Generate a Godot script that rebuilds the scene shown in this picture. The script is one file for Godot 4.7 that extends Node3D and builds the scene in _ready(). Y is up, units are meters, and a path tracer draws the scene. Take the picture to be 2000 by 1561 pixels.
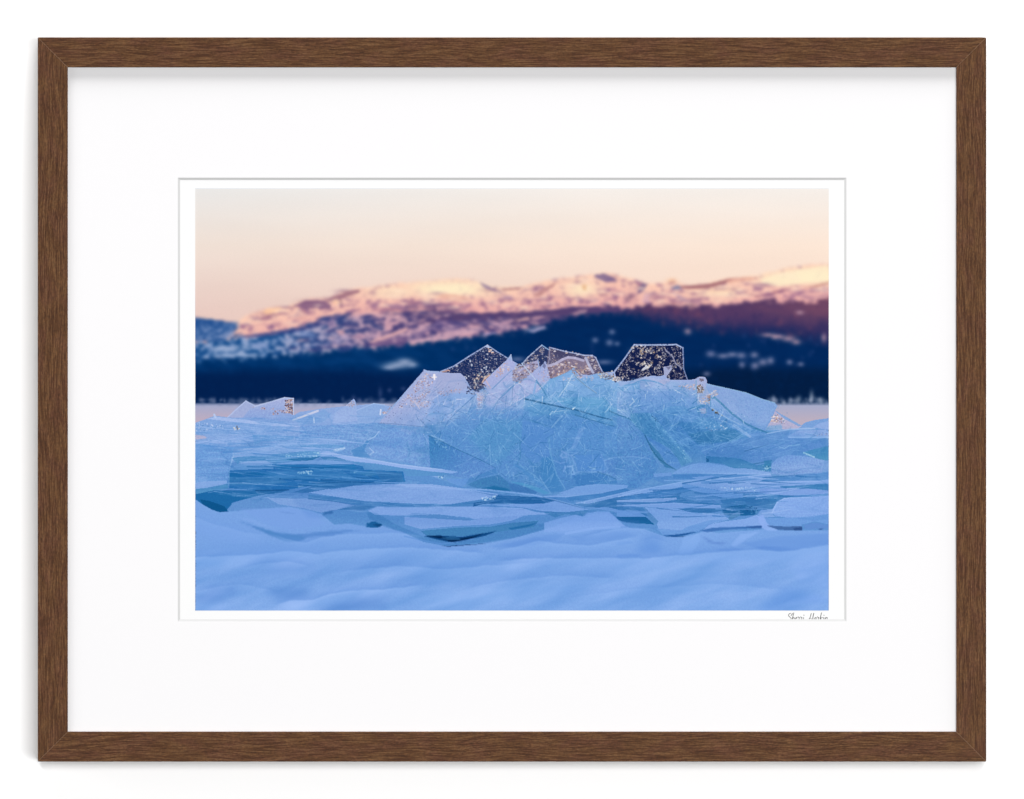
extends Node3D
# A framed, matted photographic print on a white wall.  Sizes come from the picture at 0.35 mm per pixel.

const MM := 0.001
const PX := 0.00035                 # one pixel of the picture on the frame, in metres
const FRAME_W := 1853.0 * PX
const FRAME_H := 1415.0 * PX
const RAIL := 58.5 * PX             # width of a rail
const FRONT := 0.040                # front of the frame above the wall
const LIP := 0.003                  # how far the mat lies behind the front
const EXPOSED := 1.55               # what a white matte sheet sends back per unit of reflectance under the lamps
const CAMERA_AT := 12.0

var PAPER := Color(1.0 / EXPOSED, 1.0 / EXPOSED, 1.0 / EXPOSED).linear_to_srgb()


func _ready() -> void:
	set_up_camera_and_light()
	build_wall()
	build_framed_print()


# ------------------------------------------------------------------ camera and lamps
func set_up_camera_and_light() -> void:
	var camera := Camera3D.new()
	camera.name = "camera"
	add_child(camera)
	camera.position = Vector3(0, 0, CAMERA_AT)
	camera.fov = rad_to_deg(2.0 * atan(1561.0 * PX / 2.0 / (CAMERA_AT - FRONT)))
	camera.near = 0.1
	camera.far = 60.0
	camera.current = true
	var around := WorldEnvironment.new()
	around.name = "surroundings"
	var air := Environment.new()
	air.background_mode = Environment.BG_COLOR
	air.background_color = Color.BLACK
	air.tonemap_mode = Environment.TONE_MAPPER_LINEAR
	air.tonemap_exposure = 1.0
	air.sdfgi_enabled = true
	air.ssao_enabled = true
	air.ssil_enabled = true
	around.environment = air
	add_child(around)
	# direction to each lamp: tangents to the right and up, distance, size, share of the light
	lamp("key_softbox", Vector3(0.245, -0.08, 1.0), 6.0, Vector2(2.6, 2.3), 0.505)
	lamp("ceiling_strip", Vector3(0.25, 4.0, 1.0), 11.0, Vector2(13.0, 2.6), 0.385)
	lamp("side_softbox", Vector3(-2.1, 0.1, 1.0), 9.0, Vector2(3.6, 5.0), 0.068)
	lamp("front_fill", Vector3(0.0, 0.1, 1.0), 14.0, Vector2(2.0, 2.0), 0.145)


func lamp(called: String, towards: Vector3, far: float, size: Vector2, share: float) -> void:
	var l := AreaLight3D.new()
	l.name = called
	l.area_size = size
	l.area_normalize_energy = true
	l.light_energy = share * EXPOSED * far * far / towards.normalized().z
	l.area_range = 40.0
	l.shadow_enabled = true
	add_child(l)
	l.position = towards.normalized() * far
	l.look_at_from_position(l.position, Vector3.ZERO, Vector3.UP)


# ------------------------------------------------------------------ mesh helpers
func sheet(st: SurfaceTool, a: Vector3, b: Vector3, c: Vector3, d: Vector3, facing: Vector3, uvs := [Vector2(0, 1), Vector2(1, 1), Vector2(1, 0), Vector2(0, 0)]) -> void:
	var p := [a, b, c, d]
	var order := [0, 1, 2, 0, 2, 3]
	if (b - a).cross(c - a).dot(facing) > 0.0:      # Godot's front faces run clockwise
		order = [0, 2, 1, 0, 3, 2]
	for k in order:
		st.set_normal(facing)
		st.set_uv(uvs[k])
		st.add_vertex(p[k])


func block(lo: Vector3, hi: Vector3) -> SurfaceTool:
	var st := SurfaceTool.new()
	st.begin(Mesh.PRIMITIVE_TRIANGLES)
	var q := func(x, y, z): return Vector3(hi.x if x else lo.x, hi.y if y else lo.y, hi.z if z else lo.z)
	sheet(st, q.call(0, 0, 1), q.call(1, 0, 1), q.call(1, 1, 1), q.call(0, 1, 1), Vector3.BACK)
	sheet(st, q.call(0, 0, 0), q.call(1, 0, 0), q.call(1, 1, 0), q.call(0, 1, 0), Vector3.FORWARD)
	sheet(st, q.call(0, 0, 0), q.call(0, 0, 1), q.call(0, 1, 1), q.call(0, 1, 0), Vector3.LEFT)
	sheet(st, q.call(1, 0, 0), q.call(1, 0, 1), q.call(1, 1, 1), q.call(1, 1, 0), Vector3.RIGHT)
	sheet(st, q.call(0, 1, 0), q.call(1, 1, 0), q.call(1, 1, 1), q.call(0, 1, 1), Vector3.UP)
	sheet(st, q.call(0, 0, 0), q.call(1, 0, 0), q.call(1, 0, 1), q.call(0, 0, 1), Vector3.DOWN)
	return st


func part(called: String, st: SurfaceTool, material: Material, parent: Node, label := "") -> MeshInstance3D:
	var o := MeshInstance3D.new()
	o.name = called
	st.generate_tangents()
	o.mesh = st.commit()
	o.material_override = material
	o.cast_shadow = GeometryInstance3D.SHADOW_CASTING_SETTING_ON
	parent.add_child(o, true)
	if label:
		o.set_meta("label", label)
	return o


func matte(reflectance: Color, rough := 0.95, shine := 0.2) -> StandardMaterial3D:
	var m := StandardMaterial3D.new()
	m.albedo_color = reflectance.linear_to_srgb()
	m.roughness = rough
	m.metallic_specular = shine
	return m


# ------------------------------------------------------------------ wall
func build_wall() -> void:
	var m := matte(Color(0.95, 0.95, 0.95), 1.0, 0.1)
	var n := NoiseTexture2D.new()
	n.width = 512
	n.height = 512
	n.seamless = true
	n.as_normal_map = true
	n.bump_strength = 0.6
	var f := FastNoiseLite.new()
	f.seed = 3
	f.frequency = 0.05
	n.noise = f
	m.normal_enabled = true
	m.normal_texture = n
	m.normal_scale = 0.15
	m.uv1_scale = Vector3(12, 9, 1)
	var w := part("wall", block(Vector3(-1.2, -0.95, -0.1), Vector3(1.2, 0.95, 0.0)), m, self, "plain smooth white wall behind the framed print")
	w.set_meta("kind", "structure")
	w.set_meta("category", "wall")


# ------------------------------------------------------------------ frame, mat, print
func build_framed_print() -> void:
	var base := Vector3(0, -FRAME_H / 2.0, 0)
	var root := Node3D.new()
	root.name = "framed_print"
	add_child(root)
	root.position = base
	root.set_meta("label", "walnut brown wooden frame with wide white mat around a print of blue ice shards")
	root.set_meta("category", "picture frame")
	var up := Vector3(0, FRAME_H / 2.0, 0)           # middle of the frame, seen from its base

	# four mitred rails, each with a veneer of its own
	var turns := [0.0, -PI / 2, PI, PI / 2]
	var corners := [Vector3(-FRAME_W, FRAME_H, 0) / 2, Vector3(FRAME_W, FRAME_H, 0) / 2, Vector3(FRAME_W, -FRAME_H, 0) / 2, Vector3(-FRAME_W, -FRAME_H, 0) / 2]
	for k in 4:
		var long := FRAME_W if k % 2 == 0 else FRAME_H
		var m := StandardMaterial3D.new()
		m.albedo_texture = ImageTexture.create_from_image(veneer(int(long / PX), 66, 11 + 7 * k))
		m.albedo_color = PAPER
		m.roughness = 0.62
		m.metallic_specular = 0.25
		var rail := part("rail", rail_shape(long), m, root)
		rail.position = corners[k] + up
		rail.rotation.z = turns[k]
		# the hairline of pale wood that shows in the mitre
		var line := SurfaceTool.new()
		line.begin(Mesh.PRIMITIVE_TRIANGLES)
		var s := 0.17 * MM
		var z := FRONT - 0.12 * MM
		var e := 0.6 * MM
		sheet(line, Vector3(e - s, -e - s, z), Vector3(e + s, -e + s, z), Vector3(RAIL - e + s, -RAIL + e + s, z), Vector3(RAIL - e - s, -RAIL + e - s, z), Vector3.BACK)
		part("mitre_line", line, matte(Color("b3937a").srgb_to_linear() / EXPOSED), rail)

	# backing board, closing the frame behind the mat
	var in_w := FRAME_W / 2.0 - RAIL
	var in_h := FRAME_H / 2.0 - RAIL
	var mat_z := FRONT - LIP
	var thick := 0.28 * MM
	part("backing_board", block(Vector3(-in_w - 0.004, -in_h - 0.004, mat_z - 0.006) + up, Vector3(in_w + 0.004, in_h + 0.004, mat_z - 0.002) + up), matte(Color(0.45, 0.4, 0.33)), root)

	# mat board with its bevelled window
	var out_l := (347.0 - 1000.0) * PX
	var out_r := (1653.5 - 1000.0) * PX
	var out_t := (780.5 - 347.0) * PX
	var out_b := (780.5 - 1214.0) * PX
	var cut := 4.2 * PX
	var st := SurfaceTool.new()
	st.begin(Mesh.PRIMITIVE_TRIANGLES)
	var big_w := in_w + 0.004
	var big_h := in_h + 0.004
	var at := func(x, y, z): return Vector3(x, y, z) + up
	sheet(st, at.call(-big_w, out_t, mat_z), at.call(big_w, out_t, mat_z), at.call(big_w, big_h, mat_z), at.call(-big_w, big_h, mat_z), Vector3.BACK)
	sheet(st, at.call(-big_w, -big_h, mat_z), at.call(big_w, -big_h, mat_z), at.call(big_w, out_b, mat_z), at.call(-big_w, out_b, mat_z), Vector3.BACK)
	sheet(st, at.call(-big_w, out_b, mat_z), at.call(out_l, out_b, mat_z), at.call(out_l, out_t, mat_z), at.call(-big_w, out_t, mat_z), Vector3.BACK)
	sheet(st, at.call(out_r, out_b, mat_z), at.call(big_w, out_b, mat_z), at.call(big_w, out_t, mat_z), at.call(out_r, out_t, mat_z), Vector3.BACK)
	var board := part("mat_board", st, matte(Color(0.995, 0.985, 0.995) / EXPOSED), root, "wide white mat board with a cut window")
	var core := matte(Color(0.73, 0.73, 0.73) / EXPOSED)
	var low := mat_z - thick
	var ring := [[out_l, out_t], [out_r, out_t], [out_r, out_b], [out_l, out_b]]
	var inner := [[out_l + cut, out_t - cut], [out_r - cut, out_t - cut], [out_r - cut, out_b + cut], [out_l + cut, out_b + cut]]
	var slopes := [Vector3(0, -thick, cut), Vector3(-thick, 0, cut), Vector3(0, thick, cut), Vector3(thick, 0, cut)]
	for k in 4:
		var j := (k + 1) % 4
		var bv := SurfaceTool.new()
		bv.begin(Mesh.PRIMITIVE_TRIANGLES)
		sheet(bv, at.call(ring[k][0], ring[k][1], mat_z), at.call(ring[j][0], ring[j][1], mat_z), at.call(inner[j][0], inner[j][1], low), at.call(inner[k][0], inner[k][1], low), slopes[k].normalized())
		part("bevel", bv, core, board, "thin grey cut edge of the mat window")

	# the sheet of paper, the printed picture and the signature
	var paper_z := low - 0.05 * MM
	var white := matte(Color(1, 1, 1) / EXPOSED)
	var paper := part("print_paper", block(Vector3(out_l - 0.01, out_b - 0.01, paper_z - 0.3 * MM) + up, Vector3(out_r + 0.01, out_t + 0.01, paper_z) + up), white, root, "white paper sheet with narrow border")
	var printed := StandardMaterial3D.new()
	printed.albedo_texture = ImageTexture.create_from_image(print_image())
	printed.albedo_color = PAPER
	printed.roughness = 1.0
	printed.specular_mode = BaseMaterial3D.SPECULAR_DISABLED
	var il := (381.0 - 1000.0) * PX
	var ir := (1619.0 - 1000.0) * PX
	var itop := (780.5 - 368.0) * PX
	var ibot := (780.5 - 1193.0) * PX
	var pz := paper_z + 0.03 * MM
	var ps := SurfaceTool.new()
	ps.begin(Mesh.PRIMITIVE_TRIANGLES)
	sheet(ps, at.call(il, ibot, pz), at.call(ir, ibot, pz), at.call(ir, itop, pz), at.call(il, itop, pz), Vector3.BACK)
	part("printed_picture", ps, printed, paper, "printed photograph of stacked blue ice shards before snowy mountains")
	part("signature", signature_shape(paper_z + 0.02 * MM, up), matte(Color(0.02, 0.02, 0.02)), paper, "small black handwritten signature under the picture")


func rail_shape(long: float) -> SurfaceTool:
	# profile across the rail: distance from the outer edge, height above the wall
	var c := 0.35 * MM
	var back := 1.0 * MM
	var prof := [Vector2(0, back), Vector2(0, FRONT - c), Vector2(c, FRONT), Vector2(RAIL - c, FRONT), Vector2(RAIL, FRONT - c), Vector2(RAIL, FRONT - LIP - 0.001), Vector2(RAIL - 0.008, FRONT - LIP - 0.001), Vector2(RAIL - 0.008, back)]
	var gap := 0.12 * MM
	var st := SurfaceTool.new()
	st.begin(Mesh.PRIMITIVE_TRIANGLES)
	var run := 0.0
	for k in prof.size():
		var a: Vector2 = prof[k]
		var b: Vector2 = prof[(k + 1) % prof.size()]
		var n := Vector2(-(b - a).y, (b - a).x).normalized()
		var va := clampf(a.x / RAIL if k >= 1 else -0.04, -0.04, 1.04) * 0.92 + 0.04
		var vb := clampf(b.x / RAIL, -0.04, 1.04) * 0.92 + 0.04
		sheet(st, Vector3(a.x + gap, -a.x, a.y), Vector3(long - a.x - gap, -a.x, a.y), Vector3(long - b.x - gap, -b.x, b.y), Vector3(b.x + gap, -b.x, b.y), Vector3(0, -n.x, n.y),
			[Vector2(a.x / long, va), Vector2(1.0 - a.x / long, va), Vector2(1.0 - b.x / long, vb), Vector2(b.x / long, vb)])
	var flat := PackedVector2Array()
	for p in prof:
		flat.append(p)
	var tri := Geometry2D.triangulate_polygon(flat)
	for end in 2:
		for t in range(0, tri.size(), 3):
			for i in ([0, 1, 2] if end else [0, 2, 1]):
				var p: Vector2 = flat[tri[t + i]]
				st.set_normal(Vector3(0.7071 if end else -0.7071, 0.7071, 0))
				st.set_uv(Vector2(0.02, p.x / RAIL))
				st.add_vertex(Vector3(long - p.x - gap if end else p.x + gap, -p.x, p.y))
	return st


func signature_shape(z: float, up: Vector3) -> SurfaceTool:
	# pen strokes, measured on a grid of 0.05 pixels from (1530, 1185)
	var strokes := [
		[[290, 265, 250, 275, 210, 325, 205, 365, 260, 410, 310, 460, 300, 500, 270, 540, 210, 550], 26],
		[[305, 350, 345, 315, 358, 265], 30], [[415, 245, 395, 330, 370, 420, 350, 500, 345, 545], 28],
		[[350, 500, 385, 440, 425, 430, 435, 470, 425, 520, 440, 550], 26], [[480, 480, 545, 440, 530, 425, 500, 435, 480, 490, 500, 540, 550, 520], 24],
		[[575, 395, 605, 425, 640, 435, 620, 480, 605, 540], 26], [[680, 395, 700, 425, 735, 435, 715, 480, 700, 540], 26], [[800, 425, 800, 455, 770, 500, 765, 545], 26],
		[[805, 330, 815, 350], 30], [[1095, 270, 1075, 350, 1050, 430, 1010, 500, 980, 540], 28], [[1195, 265, 1170, 370, 1155, 460, 1145, 540], 32],
		[[1040, 450, 1080, 460, 1120, 500], 16], [[1280, 430, 1240, 440, 1205, 500, 1215, 540, 1265, 500, 1295, 430, 1275, 520, 1290, 545], 24],
		[[1335, 395, 1360, 425, 1395, 435, 1375, 480, 1360, 540], 26], [[1495, 245, 1475, 340, 1455, 430, 1440, 540], 30], [[1545, 425, 1490, 440, 1450, 480, 1490, 500, 1510, 545], 24],
		[[1580, 425, 1570, 480, 1560, 540], 24], [[1585, 335, 1600, 350], 28], [[1640, 430, 1630, 490, 1620, 545], 26], [[1630, 490, 1680, 435, 1720, 430, 1715, 500, 1715, 545], 26]]
	var st := SurfaceTool.new()
	st.begin(Mesh.PRIMITIVE_TRIANGLES)
	for s in strokes:
		var p: Array = s[0]
		var half: float = s[1] * 0.5 * 0.05 * PX * 0.85
		var dots: Array[Vector3] = []
		for k in range(0, p.size(), 2):
			dots.append(Vector3((1530.0 + p[k] * 0.05 - 1000.0) * PX, (780.5 - 1185.0 - p[k + 1] * 0.05) * PX, z) + up)
		for k in dots.size() - 1:
			var d := (dots[k + 1] - dots[k]).normalized()
			var side := Vector3(-d.y, d.x, 0) * half
			var lift := Vector3(0, 0, 0.0004 * MM * (k % 2))
			sheet(st, dots[k] - side - d * half * 0.6 + lift, dots[k + 1] - side + d * half * 0.6 + lift, dots[k + 1] + side + d * half * 0.6 + lift, dots[k] + side - d * half * 0.6 + lift, Vector3.BACK)
	return st


# ------------------------------------------------------------------ walnut veneer
func noise_of(seed_: int, freq: float, octaves := 1) -> FastNoiseLite:
	var n := FastNoiseLite.new()
	n.seed = seed_
	n.noise_type = FastNoiseLite.TYPE_SIMPLEX_SMOOTH
	n.frequency = freq
	n.fractal_type = FastNoiseLite.FRACTAL_FBM if octaves > 1 else FastNoiseLite.FRACTAL_NONE
	n.fractal_octaves = octaves
	return n


func veneer(w: int, h: int, seed_: int) -> Image:
	var bend := noise_of(seed_, 0.0026, 2)
	var grain := noise_of(seed_ + 1, 1.0, 2)
	var pore := noise_of(seed_ + 2, 1.0)
	var tint := noise_of(seed_ + 3, 0.012, 2)
	var fibre := noise_of(seed_ + 4, 1.0)
	var c_mid := Color("624023")
	var c_dark := Color("432510")
	var c_pale := Color("7b5839")
	var c_red := Color("623d28")
	var dots := PackedColorArray()
	dots.resize(w * h)
	for y in h:
		for x in w:
			var v := y + 10.0 * bend.get_noise_2d(x, y * 0.3)
			var g := grain.get_noise_2d(x * 0.012, v * 0.34)
			var c := c_mid.lerp(c_red, clampf(tint.get_noise_2d(x, y * 2.0) * 1.4 + 0.35, 0, 1))
			c = c.lerp(c_pale, clampf(g * 1.3, 0, 0.75)) if g > 0.0 else c.lerp(c_dark, clampf(-g * 1.5, 0, 0.8))
			var q := pore.get_noise_2d(x * 0.03 + 40.0, v * 0.6)
			if q > 0.42:
				c = c.lerp(c_dark, clampf((q - 0.42) * 3.2, 0, 0.75))
			var k := 1.0 + 0.16 * fibre.get_noise_2d(x * 0.11, y * 0.8) + 0.07 * fibre.get_noise_2d(x * 0.7 + 90.0, y * 0.09)
			dots[y * w + x] = Color(c.r * k, c.g * k, c.b * k)
	var im := Image.create_from_data(w, h, false, Image.FORMAT_RGBAF, dots.to_byte_array())
	im.convert(Image.FORMAT_RGBA8)
	return im


# ------------------------------------------------------------------ the picture printed on the paper
# A flat photographic print: its inks are laid down here shape by shape, in pixels of the print.
const PW := 1238
const PH := 825
var ink := PackedColorArray()
var dice := RandomNumberGenerator.new()
var rough_noise: FastNoiseLite
var fine_noise: FastNoiseLite
var frost_noise: FastNoiseLite


func curve(knots: Array, x: float) -> float:
	# straight pieces through [x, y, x, y ...]
	if x <= knots[0]:
		return knots[1]
	for k in range(2, knots.size(), 2):
		if x <= knots[k]:
			return lerpf(knots[k - 1], knots[k + 1], smoothstep(0.0, 1.0, (x - knots[k - 2]) / (knots[k] - knots[k - 2])) * 0.35 + 0.65 * (x - knots[k - 2]) / (knots[k] - knots[k - 2]))
	return knots[knots.size() - 1]


func places(ox: float, oy: float, scale: float, p: Array) -> PackedVector2Array:
	# outline measured on an enlargement whose corner is (ox, oy); the print begins at (381, 368)
	var out := PackedVector2Array()
	for k in range(0, p.size(), 2):
		out.append(Vector2(ox - 381.0 + p[k] * scale, oy - 368.0 + p[k + 1] * scale))
	return out


func fill(p: PackedVector2Array, c: Color, alpha := 1.0, soft := 0, grain := 0.0, c2 = null, from := Vector2.ZERO, to := Vector2.ZERO, jag := 0.8) -> void:
	# a shape of one ink or of two that blend from one point to another
	var lo := p[0]
	var hi := p[0]
	for q in p:
		lo = lo.min(q)
		hi = hi.max(q)
	var pad := 2 + (3 << soft)
	var x0 := int(lo.x) - pad
	var y0 := int(lo.y) - pad
	var w := int(hi.x) - x0 + pad + 1
	var h := int(hi.y) - y0 + pad + 1
	var unit := 1 << soft
	w = int(ceil(w / float(unit))) * unit
	h = int(ceil(h / float(unit))) * unit
	var mask := Image.create(w, h, false, Image.FORMAT_L8)
	var n := p.size()
	for row in h:
		var y := y0 + row + 0.5
		var cuts: Array[float] = []
		for k in n:
			var a := p[k]
			var b := p[(k + 1) % n]
			if (a.y <= y) != (b.y <= y):
				cuts.append(a.x + (y - a.y) / (b.y - a.y) * (b.x - a.x) + jag * rough_noise.get_noise_2d(k * 57.0 + a.x, y * 9.0))
		cuts.sort()
		for k in range(0, cuts.size() - 1, 2):
			var xa := int(round(cuts[k])) - x0
			var xb := int(round(cuts[k + 1])) - x0
			if xb > xa:
				mask.fill_rect(Rect2i(xa, row, xb - xa, 1), Color.WHITE)
	if soft > 0:
		for k in soft:
			mask.shrink_x2()
		mask.resize(w, h, Image.INTERPOLATE_CUBIC)
	var bits := mask.get_data()
	var dir := to - from
	var per := 1.0 / maxf(dir.length_squared(), 1.0)
	var two := c2 != null
	var other: Color = c2 if two else c
	for row in h:
		var y := y0 + row
		if y < 0 or y >= PH:
			continue
		for col in w:
			var m := bits[row * w + col]
			var x := x0 + col
			if m == 0 or x < 0 or x >= PW:
				continue
			var k := c
			if two:
				k = c.lerp(other, clampf((Vector2(x, y) - from).dot(dir) * per, 0.0, 1.0))
			if grain > 0.0:
				var g := 1.0 + grain * (fine_noise.get_noise_2d(x, y) + 0.9 * frost_noise.get_noise_2d(x, y))
				k = Color(k.r * g, k.g * g, k.b * (0.6 + 0.4 * g))
			var i := y * PW + x
			ink[i] = ink[i].lerp(k, alpha * m / 255.0)


func stroke(p: PackedVector2Array, width: float, c: Color, alpha := 1.0, thin_end := 1.0, broken := 0.0) -> void:
	for k in p.size() - 1:
		var a := p[k]
		var b := p[k + 1]
		var lo := a.min(b) - Vector2(width + 1, width + 1)
		var hi := a.max(b) + Vector2(width + 1, width + 1)
		var d := b - a
		var per := 1.0 / maxf(d.length_squared(), 0.01)
		for y in range(maxi(0, int(lo.y)), mini(PH, int(hi.y) + 1)):
			for x in range(maxi(0, int(lo.x)), mini(PW, int(hi.x) + 1)):
				var q := Vector2(x + 0.5, y + 0.5)
				var t := clampf((q - a).dot(d) * per, 0.0, 1.0)
				var far := q.distance_to(a + d * t)
				var half := width * 0.5 * lerpf(1.0, thin_end, (k + t) / (p.size() - 1.0))
				var cover := clampf(half + 0.5 - far, 0.0, 1.0) * minf(1.0, half * 2.0)
				if cover > 0.0:
					if broken > 0.0:
						cover *= clampf(0.5 + 1.2 * rough_noise.get_noise_2d(x * 4.0, y * 4.0) + (1.0 - broken), 0.0, 1.0)
					var i := y * PW + x
					ink[i] = ink[i].lerp(c, alpha * cover)


func specks(p: PackedVector2Array, count: int, inks: Array, small: float, large: float, alpha := 0.9, clump := -2.0) -> void:
	# bubbles and crumbs of frost inside an outline
	var lo := p[0]
	var hi := p[0]
	for q in p:
		lo = lo.min(q)
		hi = hi.max(q)
	for k in count:
		var q := Vector2(dice.randf_range(lo.x, hi.x), dice.randf_range(lo.y, hi.y))
		var r := small + (large - small) * pow(dice.randf(), 2.2)
		var c: Color = inks[dice.randi() % inks.size()]
		var stretch := dice.randf_range(0.7, 1.5)
		if not Geometry2D.is_point_in_polygon(q, p) or frost_noise.get_noise_2d(q.x * 0.35, q.y * 0.35) < clump:
			continue
		for y in range(maxi(0, int(q.y - r - 1)), mini(PH, int(q.y + r + 2))):
			for x in range(maxi(0, int(q.x - r * 1.5 - 1)), mini(PW, int(q.x + r * 1.5 + 2))):
				var d := Vector2((x + 0.5 - q.x) / stretch, (y + 0.5 - q.y) * stretch).length()
				var cover := clampf(r + 0.5 - d, 0.0, 1.0)
				if cover > 0.0:
					var i := y * PW + x
					ink[i] = ink[i].lerp(c, alpha * cover)


func dab(x: float, y: float, rx: float, ry: float, c: Color, alpha: float) -> void:
	# one soft spot, in pixels of the whole picture
	x -= 381.0
	y -= 368.0
	for j in range(maxi(0, int(y - 2.2 * ry)), mini(PH, int(y + 2.2 * ry) + 1)):
		for i in range(maxi(0, int(x - 2.2 * rx)), mini(PW, int(x + 2.2 * rx) + 1)):
			var u := (i - x) / rx
			var v := (j - y) / ry
			var a := alpha * exp(-(u * u + v * v) * 1.1)
			if a > 0.01:
				ink[j * PW + i] = ink[j * PW + i].lerp(c, a)


func print_image() -> Image:
	dice.seed = 20240
	rough_noise = noise_of(5, 0.05, 2)
	fine_noise = noise_of(8, 0.42, 2)
	frost_noise = noise_of(9, 0.16, 2)
	ink.resize(PW * PH)
	lay_mountains()
	lay_shore()
	lay_left_ice()
	lay_pile()
	lay_right_ice()
	lay_slabs()
	lay_snow()
	sheets(places(0, 0, 1, [450, 905, 620, 905, 790, 925, 780, 945, 600, 958, 440, 955]), 70, [Color("4f90ca"), Color("6ba2da"), Color("86b0e2"), Color("1a5f9c"), Color("2a74b2")], 1.2, 4.0, 30, 150, 0.02, 0.14, 0.75)
	sheets(places(0, 0, 1, [381, 830, 560, 840, 740, 860, 740, 905, 520, 905, 381, 900]), 60, [Color("a3bff0"), Color("5f98d8"), Color("8fb2ea"), Color("4a88cc")], 1.2, 3.5, 30, 120, 0.0, 0.22, 0.65)
	sheets(places(0, 0, 1, [1200, 950, 1340, 925, 1619, 920, 1619, 990, 1480, 1010, 1250, 1010]), 80, [Color("9dbcf0"), Color("3f7fc0"), Color("7fa8e4"), Color("2668a8")], 1.2, 3.6, 25, 110, -0.04, 0.3, 0.7)
	sheets(places(0, 0, 1, [1010, 742, 1110, 745, 1200, 740, 1330, 748, 1400, 770, 1480, 830, 1380, 850, 1250, 820, 1000, 800]), 170, [Color("dbe8fa"), Color("c3d8f4"), Color("eaf0fa"), Color("3a78ae")], 0.9, 2.0, 6, 26, 0.4, 3.0, 0.7)
	sheets(places(0, 0, 1, [790, 780, 860, 740, 960, 770, 1010, 720, 1060, 760, 1000, 820, 850, 830]), 70, [Color("e3e4f4"), Color("d6daf2"), Color("5f84ba")], 0.9, 1.8, 6, 30, -0.8, 1.6, 0.65)
	sheets(places(0, 0, 1, [860, 830, 1000, 800, 1250, 810, 1290, 900, 1180, 950, 960, 950]), 90, [Color("a9c9f0"), Color("3f7cb4"), Color("8cb6e8")], 0.9, 2.4, 12, 60, 1.0, 3.0, 0.6)
	# the heap's deeper blue towards its foot
	deepen(places(0, 0, 1, [840, 840, 960, 810, 1120, 800, 1290, 810, 1420, 860, 1500, 900, 1400, 940, 1180, 965, 960, 965, 860, 920]), Color(0.84, 0.925, 0.965), 5)
	deepen(places(0, 0, 1, [450, 905, 620, 905, 790, 925, 770, 950, 600, 965, 440, 960]), Color(0.85, 0.92, 0.96), 3)
	deepen(places(0, 0, 1, [560, 960, 800, 955, 1000, 955, 1250, 950, 1500, 950, 1500, 1005, 1250, 1020, 900, 1030, 600, 1010]), Color(0.92, 0.955, 0.98), 3)
	deepen(places(0, 0, 1, [1230, 770, 1320, 765, 1400, 800, 1470, 835, 1619, 850, 1619, 890, 1500, 905, 1380, 900, 1260, 860]), Color(0.82, 0.915, 0.97), 4)
	# the crispness of a sharpened print
	var soft := blurred(ink, PW, PH, 1)
	for i in PW * PH:
		ink[i] = ink[i] + (ink[i] - soft[i]) * 0.45
	# the paper's own fine grain
	for i in PW * PH:
		var g := 1.0 + 0.02 * fine_noise.get_noise_2d((i % PW) * 1.7, (i / PW) * 1.7)
		ink[i] = Color(ink[i].r * g, ink[i].g * g, ink[i].b * g)
	var im := Image.create_from_data(PW, PH, false, Image.FORMAT_RGBAF, ink.to_byte_array())
	im.convert(Image.FORMAT_RGBA8)
	return im


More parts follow.
